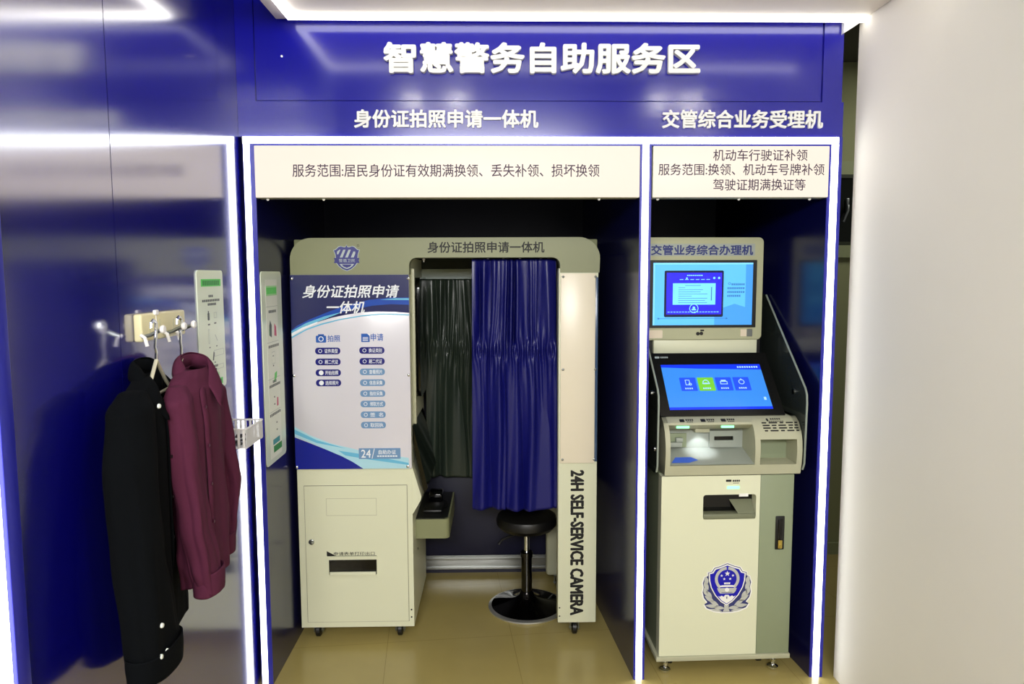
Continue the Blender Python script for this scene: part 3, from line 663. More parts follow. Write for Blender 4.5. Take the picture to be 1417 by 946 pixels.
b = MB(); b.holed(FK, KL, XD, 0.0795, 0.848, slot, -0.05, 0.0); door = b.build('door', CREAM, kiosk)
b = MB()
for (x, z, t) in ((slot[0], slot[2], 0), (slot[1], slot[2], pi/2), (slot[1], slot[3], pi), (slot[0], slot[3], 1.5*pi)):
    r = 0.012; c, s = math.cos(t), math.sin(t)
    pts = [(0, 0), (r, 0)]+[(r-r*math.sin(a), r-r*math.cos(a)) for a in [pi/2*i/5 for i in range(1, 5)]]+[(0, r)]
    b.ext(FK, [(x+c*p-s*q, z+s*p+c*q) for p, q in pts], -0.05, -0.0003)
b.build('slot_corner', CREAM, door, smooth=None)
b = MB(); b.box(slot[0], slot[1], KF+0.0475, KF+0.0495, slot[2], slot[3]); b.build('slot_inside', BLACKG, door)
b = MB(); b.box(slot[0]+0.002, slot[1]-0.002, KF-0.002, KF+0.047, slot[2]+0.001, slot[2]+0.022, 0.003)
b.mesh([(1.955, KF+0.004, slot[2]+0.022), (slot[1]-0.002, KF+0.004, slot[2]+0.022), (slot[1]-0.002, KF+0.047, slot[2]+0.07), (1.93, KF+0.047, slot[2]+0.07)], [(0, 1, 2, 3)])
b.build('slot_tray', mat('slot_grey', (120, 124, 100), 0.5), door)
b = MB(); b.rect(FK, 1.955, 1.993, 0.760, 0.772, -0.001, 0.003); b.build('slot_label', EMB_W, door)
b = MB(); b.rect(FK, 1.904, 1.956, 0.792, 0.804, 0, 0.002, 0.002); b.build('green_light', GLOW, door, label='glowing green light over the door slot')
b = MB(); b.rect(FK, 1.899, 1.922, 0.822, 0.831, 0, 0.0005, 0.002)
for k in range(4): b.rect(FK, 1.927+k*0.008, 1.933+k*0.008, 0.822, 0.830, 0, 0.0005)
for k in range(5): b.rect(FK, 1.93+k*0.005, 1.9335+k*0.005, 0.815, 0.8175, 0, 0.0005)
b.build('slot_caption', INK, door, smooth=None)
b = MB(); b.box(XD+0.002, KR, KF+0.001, KF+0.05, 0.0795, 0.848, 0.002); side = b.build('side_door', GREYG, kiosk, label='grey-green strip door on the right of the front')
b = MB(); b.box(2.112, 2.150, KF-0.004, KF+0.001, 0.531, 0.674, 0.003); hnd = b.build('handle_recess', BLACK, side)
b = MB(); b.box(2.122, 2.142, KF-0.008, KF-0.004, 0.575, 0.66, 0.002); b.build('swing_handle', BLACKG, side)
b = MB(); b.box(2.123, 2.141, KF-0.009, KF-0.004, 0.537, 0.572, 0.003); b.lathe((2.132, KF-0.009, 0.552), [(0.006, 0), (0.006, -0.003), (0.002, -0.004)], 12, axis='y'); b.build('key_lock', BRASS, side)
# emblem on the door
def emblem(cx, cz, s):
    fr = Fr((cx, KF, cz)); q = lambda pts: [(x*s, y*s) for x, y in pts]
    em = MB(); 
    sh = [(0, 1.0), (0.30, 0.88), (0.52, 0.82), (0.62, 0.66), (0.78, 0.62), (0.76, 0.30), (0.68, 0.0), (0.5, -0.34), (0.25, -0.62), (0, -0.78)]
    shp = sh+[(-x, y) for x, y in sh[::-1][1:-1]]
    wre = [(0.70, 0.52), (0.90, 0.44), (0.98, 0.2), (0.94, 0.02), (0.98, -0.18), (0.92, -0.42), (0.78, -0.6), (0.9, -0.68), (0.8, -0.84), (0.5, -0.97), (0.2, -1.02), (0, -1.02)]
    wrp = wre+[(-x, y) for x, y in wre[::-1]]
    em.ext(fr, q([(x*1.05, y*1.05) for x, y in wrp]), 0, 0.0003); em.ext(fr, q([(x*1.06, y*1.04) for x, y in shp]), 0, 0.0003)
    o = em.build('emblem_edge', EMB_W, door, smooth=None)
    em = MB(); em.ext(fr, q(wrp), 0, 0.0006); em.ext(fr, q([(x*1.0, y*1.0) for x, y in shp]), 0, 0.0006); em.build('emblem_outline', EMB_D, door, smooth=None)
    em = MB()
    def leaf(x, y, L, W, a):
        L *= 1.06; W *= 1.08
        pts = [(L*math.sin(pi*t/10)*0+L*(t/10-0.5), W*math.sin(pi*t/10)) for t in range(11)]+[(L*(t/10-0.5), -W*math.sin(pi*t/10)) for t in range(9, 0, -1)]
        c, sn = math.cos(a), math.sin(a); em.ext(fr, q([(x+c*p-sn*r, y+sn*p+c*r) for p, r in pts]), 0, 0.0010)
    for sg in (1, -1):
        for (x, y, L, W, a) in ((0.84, 0.30, 0.34, 0.075, 1.4), (0.84, 0.08, 0.36, 0.08, 1.1), (0.86, -0.16, 0.36, 0.08, 1.25), (0.72, -0.28, 0.40, 0.075, 0.95), (0.70, -0.46, 0.46, 0.08, 0.6), (0.52, -0.62, 0.46, 0.07, 0.55), (0.60, -0.76, 0.5, 0.07, 0.12), (0.30, -0.84, 0.46, 0.07, 0.1), (0.42, -0.94, 0.5, 0.045, 0.2)):
            leaf(sg*x, y, L, W, a if sg > 0 else pi-a)
    em.ext(fr, q([(-0.1, -0.72), (0.1, -0.72), (0.08, -0.86), (0.14, -1.0), (-0.14, -1.0), (-0.08, -0.86)]), 0, 0.0012)
    em.build('emblem_leaf', EMB_G, door, smooth=None)
    em = MB(); em.ext(fr, q([(x*0.965, y*0.965+0.005) for x, y in shp]), 0, 0.0013); em.build('emblem_rim', EMB_W, door, smooth=None)
    em = MB(); em.ext(fr, q([(x*0.90, y*0.905+0.01) for x, y in shp]), 0, 0.0017); em.build('emblem_shield', EMB_B, door, smooth=None)
    em = MB(); d = 0.0021
    em.ring(fr, 0, 0.36*s, 0.385*s, 0.50*s, 0, d, 24, -0.9, pi/2-0.08); em.ring(fr, 0, 0.36*s, 0.385*s, 0.50*s, 0, d, 24, pi/2+0.08, pi+0.9)
    em.ext(fr, q([(-0.40, -0.02), (0.40, -0.02), (0.36, -0.14), (0.28, -0.24), (-0.28, -0.24), (-0.36, -0.14)]), 0, d)
    em.build('emblem_ring', EMB_G, door, smooth=None)
    em = MB(); d = 0.0026
    def star(x, y, r): em.ext(fr, q([(x+(r if k % 2 == 0 else r*0.4)*math.cos(pi/2+pi*k/5), y+(r if k % 2 == 0 else r*0.4)*math.sin(pi/2+pi*k/5)) for k in range(10)]), 0, d)
    star(0, 0.58, 0.115)
    for (x, y) in ((-0.23, 0.50), (0.23, 0.50), (-0.12, 0.36), (0.12, 0.36)): star(x, y, 0.06)
    em.ext(fr, q([(-0.13, 0.21), (0.13, 0.21), (0.11, 0.14), (-0.11, 0.14)]), 0, d)
    em.ext(fr, q([(-0.31, 0.07), (-0.2, 0.1), (0.2, 0.1), (0.31, 0.07), (0.27, 0.03), (-0.27, 0.03)]), 0, d)
    em.disc(fr, 0, -0.09*s, 0.085*s, 0, d, 16)
    wl = [(-0.36, -0.33), (-0.28, -0.38), (-0.22, -0.33), (-0.12, -0.38), (-0.07, -0.30), (0.07, -0.30), (0.12, -0.38), (0.22, -0.33), (0.28, -0.38), (0.36, -0.33), (0.22, -0.52), (0, -0.66), (-0.22, -0.52)]
    em.ext(fr, q(wl), 0, d); em.build('emblem_star', EMB_W, door, smooth=None)
    em = MB(); em.rect(fr, -0.018*s, 0.018*s, -0.46*s, -0.37*s, 0, 0.0029); em.rect(fr, -0.08*s, 0.08*s, 0.155*s, 0.17*s, 0, 0.0029); em.rect(fr, -0.22*s, 0.22*s, -0.205*s, -0.19*s, 0, 0.0029); em.build('emblem_detail', EMB_D, door, smooth=None)
emblem(1.914, 0.372, 0.104)
# feet and casters
for x in (1.664, 2.128):
    b = MB(); b.lathe((x, 0.062, 0), [(0.001, 0), (0.010, 0.0), (0.022, 0.006), (0.023, 0.014), (0.010, 0.02), (0.008, 0.024), (0.008, 0.06), (0.001, 0.06)], 20); b.lathe((x, 0.062, 0), [(0.013, 0.034), (0.013, 0.044)], 6); b.build('levelling_foot', CHROME, kiosk)
for x, y in ((1.70, 0.13), (2.09, 0.13), (1.70, 0.52), (2.09, 0.52)): caster(kiosk, x, y, 0.024, top=0.055)
# console: side cheeks with a bulging front, lower band, top with vents, two recesses
prof = [(0.60, 0.853), (0.036, 0.853), (0.026, 0.90), (0.022, 0.95), (0.026, 0.99), (0.040, 1.03), (0.066, 1.064), (0.10, 1.082), (0.60, 1.082)]
def xprism(b, prof, x0, x1): b.ext(Fr((0, 0, 0), (0, 1, 0), (0, 0, 1)), prof, x0, x1); return b
CL, CM0, CM1, CR = 1.642, 2.012, 2.034, 2.208
b = MB()
for x0, x1 in ((CL, CL+0.02), (CM0, CM1), (CR-0.022, CR)): xprism(b, prof, x0, x1)
xprism(b, [(0.60, 0.853), (0.036, 0.853), (0.027, 0.895), (0.06, 0.897), (0.60, 0.90)], CL, CR)
xprism(b, [(0.062, 1.056), (0.066, 1.064), (0.10, 1.082), (0.60, 1.082), (0.60, 1.03), (0.10, 1.032)], CL, CM0)
xprism(b, [(0.028, 0.999), (0.040, 1.03), (0.066, 1.064), (0.10, 1.082), (0.60, 1.082), (0.60, 0.995), (0.06, 0.995)], CM1, CR)
con = b.build('console', GREYL, kiosk)
b = MB(); b.box(CL+0.02, CM0, 0.17, 0.19, 0.895, 1.035); b.mesh([(CL+0.02, 0.03, 0.8975), (CM0, 0.03, 0.8975), (CM0, 0.17, 0.935), (CL+0.02, 0.17, 0.935)], [(0, 1, 2, 3)]); rec = b.build('reader_recess', GREYR, kiosk, label='lit recess with card reader and slots')
b = MB(); b.box(CM1, CR-0.02, 0.13, 0.15, 0.895, 1.0); b.build('phone_recess', GREYG, kiosk, label='small dark recess under the speaker vents')
b = MB(); b.box(CL+0.028, CL+0.125, 0.158, 0.17, 0.94, 1.0, 0.002); b.build('card_reader_plate', GREYG, rec)
b = MB(); b.box(CL+0.035, CL+0.10, 0.135, 0.158, 0.946, 0.966, 0.003); b.box(CL+0.075, CL+0.105, 0.14, 0.158, 0.966, 0.985, 0.003); b.build('card_reader', GREYR, rec)
b = MB(); b.holed(Fr((0, 0.168, 0)), 1.865, 1.985, 0.938, 1.01, (1.885, 1.968, 0.968, 0.986), 0, 0.012); b.build('slot_frame', GREYR, rec)
b = MB(); b.rect(Fr((0, 0.168, 0)), 1.883, 1.97, 0.966, 0.988, 0, 0.003); b.build('document_slot', BLACKG, rec)
b = MB(); b.box(1.79, 1.852, 0.115, 0.17, 1.012, 1.031, 0.003); sc = b.build('scanner_head', GREYL, rec)
b = MB(); b.disc(Fr((1.82, 0.145, 1.0118), (1, 0, 0), (0, -1, 0)), 0, 0, 0.011, 0, 0.001); b.build('scanner_lens', SCANL, sc, label='bright white scanner lamp')
l = bpy.data.lights.new('scanner_lamp', 'SPOT'); l.energy = 0.55; l.spot_size = math.radians(95); l.spot_blend = 0.5; l.color = (0.9, 0.95, 1.0); l.shadow_soft_size = 0.006
lo = bpy.data.objects.new('scanner_lamp', l); COL.objects.link(lo); lo.location = Vector((1.82, 0.125, 1.008))-Vector(kiosk.location); lo.parent = rec; lo.rotation_euler = (math.radians(14), 0, 0)
b = MB(); b.mesh([(1.672, 0.044, 0.9035), (1.745, 0.044, 0.9035), (1.79, 0.064, 0.909), (1.765, 0.088, 0.9155), (1.70, 0.088, 0.9155)], [(0, 1, 2, 3, 4)]); b.build('arrow_sticker', STICK, rec, label='blue arrow sticker')
xs = lambda a, c: Fr((0, 0, 0))
FT = Fr((0, 0.066, 1.064), (1, 0, 0), (0, 0.034, 0.018))       # the sloping strip over the recess
FS = Fr((0, 0.040, 1.03), (1, 0, 0), (0, 0.026, 0.034))        # the steeper strip with the vents
FL = Fr((0, 0.062, 1.056), (1, 0, 0), (0, 0.038, -0.024))
for x in (1.725, 1.912):
    b = MB(); b.box(x-0.027, x+0.027, 0.070, 0.078, 1.040, 1.050, 0.002); b.build('green_light', GLOW, con, label='glowing green light over the recess')
b = MB()
for x in (1.712, 1.80, 1.885):
    b = MB(); b.rect(FT, x, x+0.02, 0.006, 0.024, 0, 0.0006, 0.002)
    for k in range(4): b.rect(FT, x+0.026+k*0.0085, x+0.032+k*0.0085, 0.014, 0.024, 0, 0.0006)
    for k in range(4): b.rect(FT, x+0.028+k*0.007, x+0.033+k*0.007, 0.004, 0.009, 0, 0.0006)
    b.build('console_caption', INK, con, smooth=None)
b = MB(); b.rect(FT, 2.075, 2.083, 0.004, 0.022, 0, 0.0006, 0.002)
for k in range(5): b.rect(FT, 2.093+k*0.009, 2.099+k*0.009, 0.014, 0.023, 0, 0.0006)
for k in range(8): b.rect(FT, 2.083+k*0.008, 2.088+k*0.008, 0.001, 0.006, 0, 0.0006)
b.build('console_caption', INK, con, smooth=None)
b = MB()
rows = [(0.036, [(2.05, 0.02), (2.08, 0.036), (2.126, 0.016), (2.152, 0.03), (2.188, 0.012)]), (0.024, [(2.052, 0.03), (2.09, 0.02), (2.118, 0.032), (2.16, 0.02), (2.186, 0.014)]),
        (0.012, [(2.052, 0.032), (2.092, 0.016), (2.118, 0.034), (2.16, 0.016), (2.182, 0.018)]), (0.0, [(2.056, 0.014), (2.08, 0.034), (2.124, 0.016), (2.15, 0.03), (2.188, 0.012)])]
for v, segs in rows:
    for x, wd in segs: b.rect(FS, x, x+wd, v, v+0.006, 0, 0.0008, 0.002)
b.build('speaker_vent', INK, con, smooth=None)
# tilted touch screen
p0, p1 = Vector((0, 0.105, 1.086)), Vector((0, 0.335, 1.322)); vv = (p1-p0); LV = vv.length
FTS = Fr(p0, (1, 0, 0), vv)
b = MB(); b.rect(FTS, 1.640, 2.168, 0, LV, -0.03, 0.0); b.box(1.645, 2.165, 0.12, 0.58, 1.083, 1.10); ts = b.build('touch_screen', mat('touch_bezel', (20, 20, 18), 0.25), kiosk, label='tilted touch screen in a wide black surround')
sx0, sx1, sv0, sv1 = 1.684, 2.124, 0.03, 0.265
b = MB(); b.rect(FTS, sx0, sx1, sv0, sv1, 0, 0.001); b.build('display', T_BG, ts)
b = MB(); b.ext(FTS, [(sx0, sv1-0.014), (sx0+0.16, sv1-0.022), (sx0+0.3, sv1-0.026), (sx1, sv1-0.03), (sx1, sv1), (sx0, sv1)], 0, 0.0014); b.rect(FTS, sx0, sx1, sv0, sv0+0.012, 0, 0.0013); b.build('display_banner', T_TOP, ts, smooth=None)
for i in range(4):
    x = 1.752+i*0.078
    b = MB(); b.rect(FTS, x, x+0.07, 0.125, 0.195, 0, 0.0015, 0.003); b.build('display_tile', T_GREEN if i == 1 else T_TILE, ts, smooth=None)
b = MB()
for i in range(4):
    x = 1.752+i*0.078+0.035
    if i == 0: frame_line(b, FTS, x-0.012, x+0.008, 0.155, 0.183, 0.003, 0.002); b.ring(FTS, x+0.008, 0.16, 0.004, 0.007, 0, 0.0021, 12)
    if i == 1: b.ring(FTS, x, 0.168, 0.011, 0.014, 0, 0.002, 14, 0, pi); b.rect(FTS, x-0.016, x+0.016, 0.16, 0.166, 0, 0.002)
    if i == 2: frame_line(b, FTS, x-0.016, x+0.016, 0.158, 0.174, 0.003, 0.002); b.rect(FTS, x-0.011, x+0.011, 0.174, 0.181, 0, 0.002)
    if i == 3: b.ring(FTS, x, 0.17, 0.010, 0.013, 0, 0.002, 16); b.rect(FTS, x-0.002, x+0.002, 0.178, 0.187, 0, 0.0021)
    for k in range(4): b.rect(FTS, x-0.018+k*0.009, x-0.012+k*0.009, 0.134, 0.141, 0, 0.002)
for k in range(9): b.rect(FTS, 2.02+k*0.0105, 2.027+k*0.0105, sv1-0.02, sv1-0.011, 0, 0.0018)
b.rect(FTS, 2.098, 2.108, 0.075, 0.09, 0, 0.0018)
b.build('display_icon', T_ICON, ts, smooth=None)
b = MB(); b.rect(FTS, 1.665, 1.685, 0.302, 0.312, 0, 0.0006, 0.002)
for k in range(5): b.rect(FTS, 1.690+k*0.007, 1.695+k*0.007, 0.303, 0.311, 0, 0.0006)
b.build('maker_mark', LOGOW, ts, smooth=None)
# neck and upper monitor
b = MB(); b.box(1.672, 2.143, 0.372, 0.46, 1.318, 1.385, 0.002); b.build('neck_panel', CREAM, kiosk)
b = MB(); b.box(1.64, 2.168, 0.40, 0.58, 1.09, 1.40); b.build('neck_housing', BLACK, kiosk)
MY = 0.36; FM = Fr((0, MY, 0))
b = MB(); b.ext(FM, rrect(1.618, 2.160, 1.378, 1.834, 0.022), -0.10, -0.008); b.ext(FM, rrect(1.622, 2.156, 1.382, 1.830, 0.02), -0.008, 0.0); mon = b.build('upper_monitor', mat('monitor_cream', (182, 183, 148), 0.45), kiosk, label='upper monitor in a rounded cream housing')
b = MB(); b.rect(FM, 1.644, 2.128, 1.434, 1.734, 0, 0.004, 0.003); b.build('monitor_bezel', BLACK, mon)
D0, D1 = 0.004, 0.005
b = MB(); b.rect(FM, 1.662, 2.110, 1.446, 1.722, 0, D1); b.build('display', S_SKY, mon)
b = MB(); b.rect(FM, 2.078, 2.110, 1.446, 1.722, 0, D1+0.0003); b.ext(FM, [(1.94, 1.51), (2.03, 1.54), (2.078, 1.525), (2.078, 1.446), (1.94, 1.446)], 0, D1+0.0003); b.build('display_shade', S_SKYD, mon, smooth=None)
b = MB(); b.rect(FM, 1.662, 2.110, 1.715, 1.722, 0, D1+0.0005); b.rect(FM, 1.662, 1.669, 1.446, 1.722, 0, D1+0.0005); b.build('display_glow', S_SKYL, mon, smooth=None)
b = MB(); b.rect(FM, 1.712, 1.978, 1.482, 1.688, 0, D1+0.0006, 0.006); b.build('display_window_edge', S_DARK, mon, smooth=None)
b = MB(); b.rect(FM, 1.722, 1.970, 1.494, 1.678, 0, D1+0.001); b.build('display_window', S_DEEP, mon, smooth=None)
b = MB(); b.rect(FM, 1.750, 1.942, 1.537, 1.632, 0, D1+0.0014); b.build('display_form', S_PALE, mon, smooth=None)
b = MB()
for k in range(9):
    z = 1.623-k*0.0095; a = 1.775+(0.03 if k == 0 else 0.0); b.rect(FM, a, a+(0.07, 0.03, 0.11, 0.10, 0.13, 0.06, 0.13, 0.12, 0.13)[k], z-0.002, z, 0, D1+0.0018)
b.rect(FM, 1.922, 1.926, 1.555, 1.615, 0, D1+0.0018)
b.rect(FM, 1.682, 2.00, 1.4745, 1.4765, 0, D1+0.0018); b.disc(FM, 1.688, 1.4755, 0.006, 0, D1+0.0018, 3); b.disc(FM, 1.995, 1.4755, 0.006, 0, D1+0.0018, 3)
for r, n in enumerate((7, 9, 9, 7)):
    for k in range(n): b.rect(FM, 1.996+k*0.0088+(0.018 if r == 0 else 0), 2.002+k*0.0088+(0.018 if r == 0 else 0), 1.622-r*0.017, 1.631-r*0.017, 0, D1+0.0018)
b.ring(FM, 2.005, 1.63, 0.004, 0.006, 0, D1+0.0018, 10)
b.build('display_text', S_TXT, mon, smooth=None)
b = MB()
for k in range(8): b.rect(FM, 1.813+k*0.009, 1.819+k*0.009, 1.664, 1.669, 0, D1+0.0018)
for k in range(6): b.rect(FM, 1.78+k*0.024, 1.796+k*0.024, 1.647, 1.650, 0, D1+0.0018)
b.disc(FM, 1.935, 1.655, 0.005, 0, D1+0.0018); b.disc(FM, 1.957, 1.655, 0.005, 0, D1+0.0018); b.disc(FM, 1.812, 1.654, 0.004, 0, D1+0.0018)
b.disc(FM, 1.846, 1.523, 0.006, 0, D1+0.0018); b.rect(FM, 1.836, 1.856, 1.512, 1.518, 0, D1+0.0018); b.ring(FM, 1.846, 1.52, 0.018, 0.021, 0, D1+0.0018, 10)
for k in range(18): b.rect(FM, 1.728+k*0.013, 1.737+k*0.013, 1.503, 1.506, 0, D1+0.0017)
b.build('display_mark', S_SKYL, mon, smooth=None)
b = MB(); b.rect(FM, 1.640, 2.118, 1.752, 1.806, 0, 0.001, 0.004); strip = b.build('name_strip', mat('name_strip_blue', (166, 174, 168), 0.3), mon)
b = MB(); text(b, FM, '交管业务综合办理机', 1.652, 2.108, 1.757, 1.800, d=0.0013, bold=0.0014); b.build('name_lettering', mat('name_ink_blue', (36, 50, 120), 0.5), mon, smooth=None)
b = MB(); b.rect(FM, 1.630, 1.708, 1.388, 1.424, 0, 0.002, 0.004); b.build('monitor_label', mat('label_pale', (230, 216, 192), 0.5), mon)
b = MB(); b.rect(FM, 2.062, 2.092, 1.394, 1.425, 0, 0.002, 0.002); b.build('monitor_label', MATS['label_pale'], mon)
b = MB(); b.rect(FM, 2.089, 2.114, 1.394, 1.427, 0, 0.006, 0.003); b.build('monitor_latch', STEEL, mon)
b = MB(); b.disc(FM, 1.868, 1.407, 0.008, 0, 0.002); b.disc(FM, 1.884, 1.408, 0.008, 0, 0.002); b.rect(FM, 1.879, 1.896, 1.418, 1.425, 0, 0.002, 0.002); b.build('monitor_camera', BLACK, mon)
# smoked side panels
for x0, x1 in ((1.604, 1.610), (2.211, 2.217)):
    pr_ = [(0.50, 1.58), (0.455, 1.575), (0.030, 1.21), (0.014, 1.185), (0.010, 1.15), (0.016, 0.90), (0.03, 0.872), (0.06, 0.86), (0.50, 0.86)]
    b = MB(); xprism(b, pr_, x0, x1); wg = b.build('side_wing', SMOKE, kiosk)
    b = MB(); edge = [(x0/2+x1/2, y, z) for y, z in pr_[1:7]]; b.tube(edge, 0.0042, 6); b.build('wing_edge', SMOKEE, wg)
    for (y, z) in ((0.06, 0.96), (0.13, 1.18)):
        b = MB(); b.lathe((x0-0.003, y, z), [(0.011, 0), (0.011, 0.012), (0.004, 0.016)] if x0 > 2 else [(0.004, -0.004), (0.011, 0), (0.011, 0.012)], 14, axis='x'); b.build('wing_bolt', CHROME, wg)

# ------------------------------------------------------------------ notices
def notice_base(name, label, fr, a0, a1, b0, b1, r):
    o = thing(name, label, 'notice', fr.p((a0+a1)/2, b0, 0), 'instruction notices')
    b = MB(); b.rect(fr, a0, a1, b0, b1, 0.0004, 0.004, r); bd = b.build('board', PAPER, o)
    return o
def dashes(b, fr, a0, a1, z, h, n, d1, gap=0.3):
    wd = (a1-a0)/n
    for k in range(n): b.rect(fr, a0+k*wd, a0+k*wd+wd*(1-gap), z, z+h, 0.003, d1)
WF = Fr((XW, 0, 0), (0, 1, 0), (0, 0, 1))
n1 = notice_base('notice_board', 'tall pale notice with green headings on the blue left wall above the basket', WF, -0.452, -0.228, 1.278, 1.690, 0.014)
b = MB(); b.rect(WF, -0.42, -0.25, 1.635, 1.66, 0.003, 0.0046, 0.002); b.rect(WF, -0.36, -0.262, 1.29, 1.312, 0.003, 0.0046); b.build('green_heading', GREEN, n1, smooth=None)
b = MB(); dashes(b, WF, -0.408, -0.262, 1.639, 0.016, 9, 0.005, 0.2); dashes(b, WF, -0.35, -0.27, 1.295, 0.012, 6, 0.005, 0.2); b.build('heading_characters', GREEND, n1, smooth=None)
b = MB(); dashes(b, WF, -0.36, -0.29, 1.322, 0.012, 4, 0.0046, 0.1); b.build('pale_heading', GREENP, n1, smooth=None)
b = MB()
dashes(b, WF, -0.36, -0.32, 1.598, 0.008, 3, 0.0046); dashes(b, WF, -0.415, -0.262, 1.583, 0.008, 10, 0.0046); dashes(b, WF, -0.37, -0.295, 1.570, 0.008, 6, 0.0046)
b.rect(WF, -0.375, -0.36, 1.52, 1.545, 0.003, 0.0046, 0.003); b.rect(WF, -0.371, -0.364, 1.545, 1.552, 0.003, 0.0046)
for (a, z) in ((-0.375, 1.503), (-0.32, 1.505)): dashes(b, WF, a, a+0.02, z, 0.005, 2, 0.0046)
b.ext(WF, [(-0.345, 1.38), (-0.337, 1.38), (-0.328, 1.405), (-0.336, 1.41)], 0.003, 0.0046)
dashes(b, WF, -0.365, -0.30, 1.355, 0.008, 6, 0.0046); dashes(b, WF, -0.345, -0.31, 1.345, 0.006, 3, 0.0046)
for (a, z) in ((-0.37, 1.425), (-0.31, 1.425), (-0.33, 1.37)): b.rect(WF, a, a+0.008, z, z+0.004, 0.003, 0.0046)
b.build('notice_print', GREYP, n1, smooth=None)
b = MB(); 
for (a, c, z, h) in ((-0.32, -0.295, 1.525, 0.02), (-0.375, -0.365, 1.44, 0.05), (-0.33, -0.245, 1.392, 0.022), (-0.37, -0.25, 1.345, 0.016)): frame_line(b, WF, a, c, z, z+h, 0.0015, 0.0016+0.003)
b.ext(WF, [(-0.318, 1.468), (-0.314, 1.468), (-0.296, 1.445), (-0.30, 1.445)], 0.003, 0.0046)
b.build('notice_drawing', LGREYP, n1, smooth=None)
NF = Fr((0.045, 0, 0), (0, 1, 0), (0, 0, 1))
n2 = notice_base('notice_board', 'tall pale notice inside the photo booth bay on its left side wall', NF, 0.004, 0.268, 0.905, 1.688, 0.02)
b = MB(); b.rect(NF, 0.055, 0.205, 0.925, 1.655, 0.0036, 0.0043); b.build('paper', PAPERI, n2, smooth=None)
b = MB(); b.rect(NF, 0.06, 0.20, 1.59, 1.63, 0.003, 0.0046); b.build('green_heading', GREENP, n2, smooth=None)
b = MB(); dashes(b, NF, 0.066, 0.196, 1.597, 0.026, 8, 0.005, 0.15); b.ext(NF, [(0.13, 1.235), (0.165, 1.25), (0.17, 1.275), (0.14, 1.27)], 0.003, 0.0047); b.rect(NF, 0.085, 0.10, 1.43, 1.455, 0.003, 0.0047)
b.build('heading_characters', GREEN, n2, smooth=None)
b = MB(); b.rect(NF, 0.095, 0.205, 0.945, 0.972, 0.003, 0.0046); b.build('green_footer', GREEND, n2, smooth=None)
b = MB(); b.rect(NF, 0.09, 0.18, 0.978, 1.0, 0.003, 0.0046); b.build('blue_footer', TEALP, n2, smooth=None)
b = MB()
for (a, c, z, nn) in ((0.085, 0.185, 1.52, 8), (0.07, 0.21, 1.378, 9), (0.11, 0.16, 1.232, 4), (0.065, 0.21, 1.216, 12), (0.06, 0.205, 1.098, 8)): dashes(b, NF, a, c, z, 0.011, nn, 0.0047)
b.ext(NF, [(0.085, 1.43), (0.115, 1.42), (0.118, 1.47), (0.10, 1.49), (0.088, 1.47)], 0.003, 0.0048)
for (a, z) in ((0.12, 1.34), (0.12, 1.30), (0.12, 1.17), (0.12, 1.14), (0.14, 1.06), (0.14, 1.03)): b.rect(NF, a, a+0.012, z, z+0.006, 0.003, 0.0047)
b.build('notice_print', GREYP, n2, smooth=None)
b = MB(); b.ext(NF, [(0.15, 1.425), (0.18, 1.42), (0.175, 1.46), (0.155, 1.475)], 0.003, 0.0047); b.ext(NF, [(0.155, 1.13), (0.175, 1.13), (0.175, 1.165), (0.16, 1.165)], 0.003, 0.0047); b.build('pink_drawing', PINKP, n2, smooth=None)
b = MB()
for z in (1.545, 1.40, 1.25, 1.115): b.rect(NF, 0.055, 0.205, z, z+0.0018, 0.003, 0.0045)
frame_line(b, NF, 0.11, 0.15, 1.31, 1.36, 0.002, 0.0046); b.build('notice_rule', LGREYP, n2, smooth=None)

# ------------------------------------------------------------------ hook rail, hangers
hr = thing('hook_rail', 'ivory plastic hook rail on the blue left wall holding both hangers', 'hook rail', (XW, -0.74, 1.49))
RF = Fr((XW, 0, 0), (0, 1, 0), (0, 0, 1))
b = MB(); b.box(XW, 0.008, -0.873, -0.598, 1.492, 1.568, 0.006, 3); plate = b.build('plate', IVORY, hr)
RP = Fr((0.008, 0, 0), (0, 1, 0), (0, 0, 1))
b = MB()
for y in (-0.83, -0.685): b.rect(RP, y, y+0.003, 1.510, 1.545, -0.001, 0.001); b.rect(RP, y, y+0.05, 1.510, 1.513, -0.001, 0.001); b.rect(RP, y+0.06, y+0.063, 1.515, 1.55, -0.001, 0.001)
b.build('plate_relief', GREYL, plate)
b = MB(); b.box(0.004, 0.013, -0.80, -0.78, 1.562, 1.576, 0.002); b.box(0.008, 0.0095, -0.7905, -0.789, 1.515, 1.565); b.build('clip', WPLAS, hr)
for y in (-0.868, -0.735, -0.668):
    b = MB(); b.tube([(0.006, y, 1.506), (0.03, y-0.004, 1.512), (0.062, y-0.006, 1.527)], 0.0055); hk = b.build('hook', STEEL, hr)
    b = MB(); b.lathe((0.064, y-0.006, 1.527), [(0.002, -0.004), (0.010, -0.004), (0.012, 0.001), (0.009, 0.006), (0.002, 0.007)], 16, axis='x'); b.build('hook_knob', WPLAS, hk)
    b = MB(); b.tube([(0.008, y-0.012, 1.512), (0.02, y-0.016, 1.505), (0.026, y-0.017, 1.482)], 0.0048); b.build('hook_prong', WPLAS, hk)
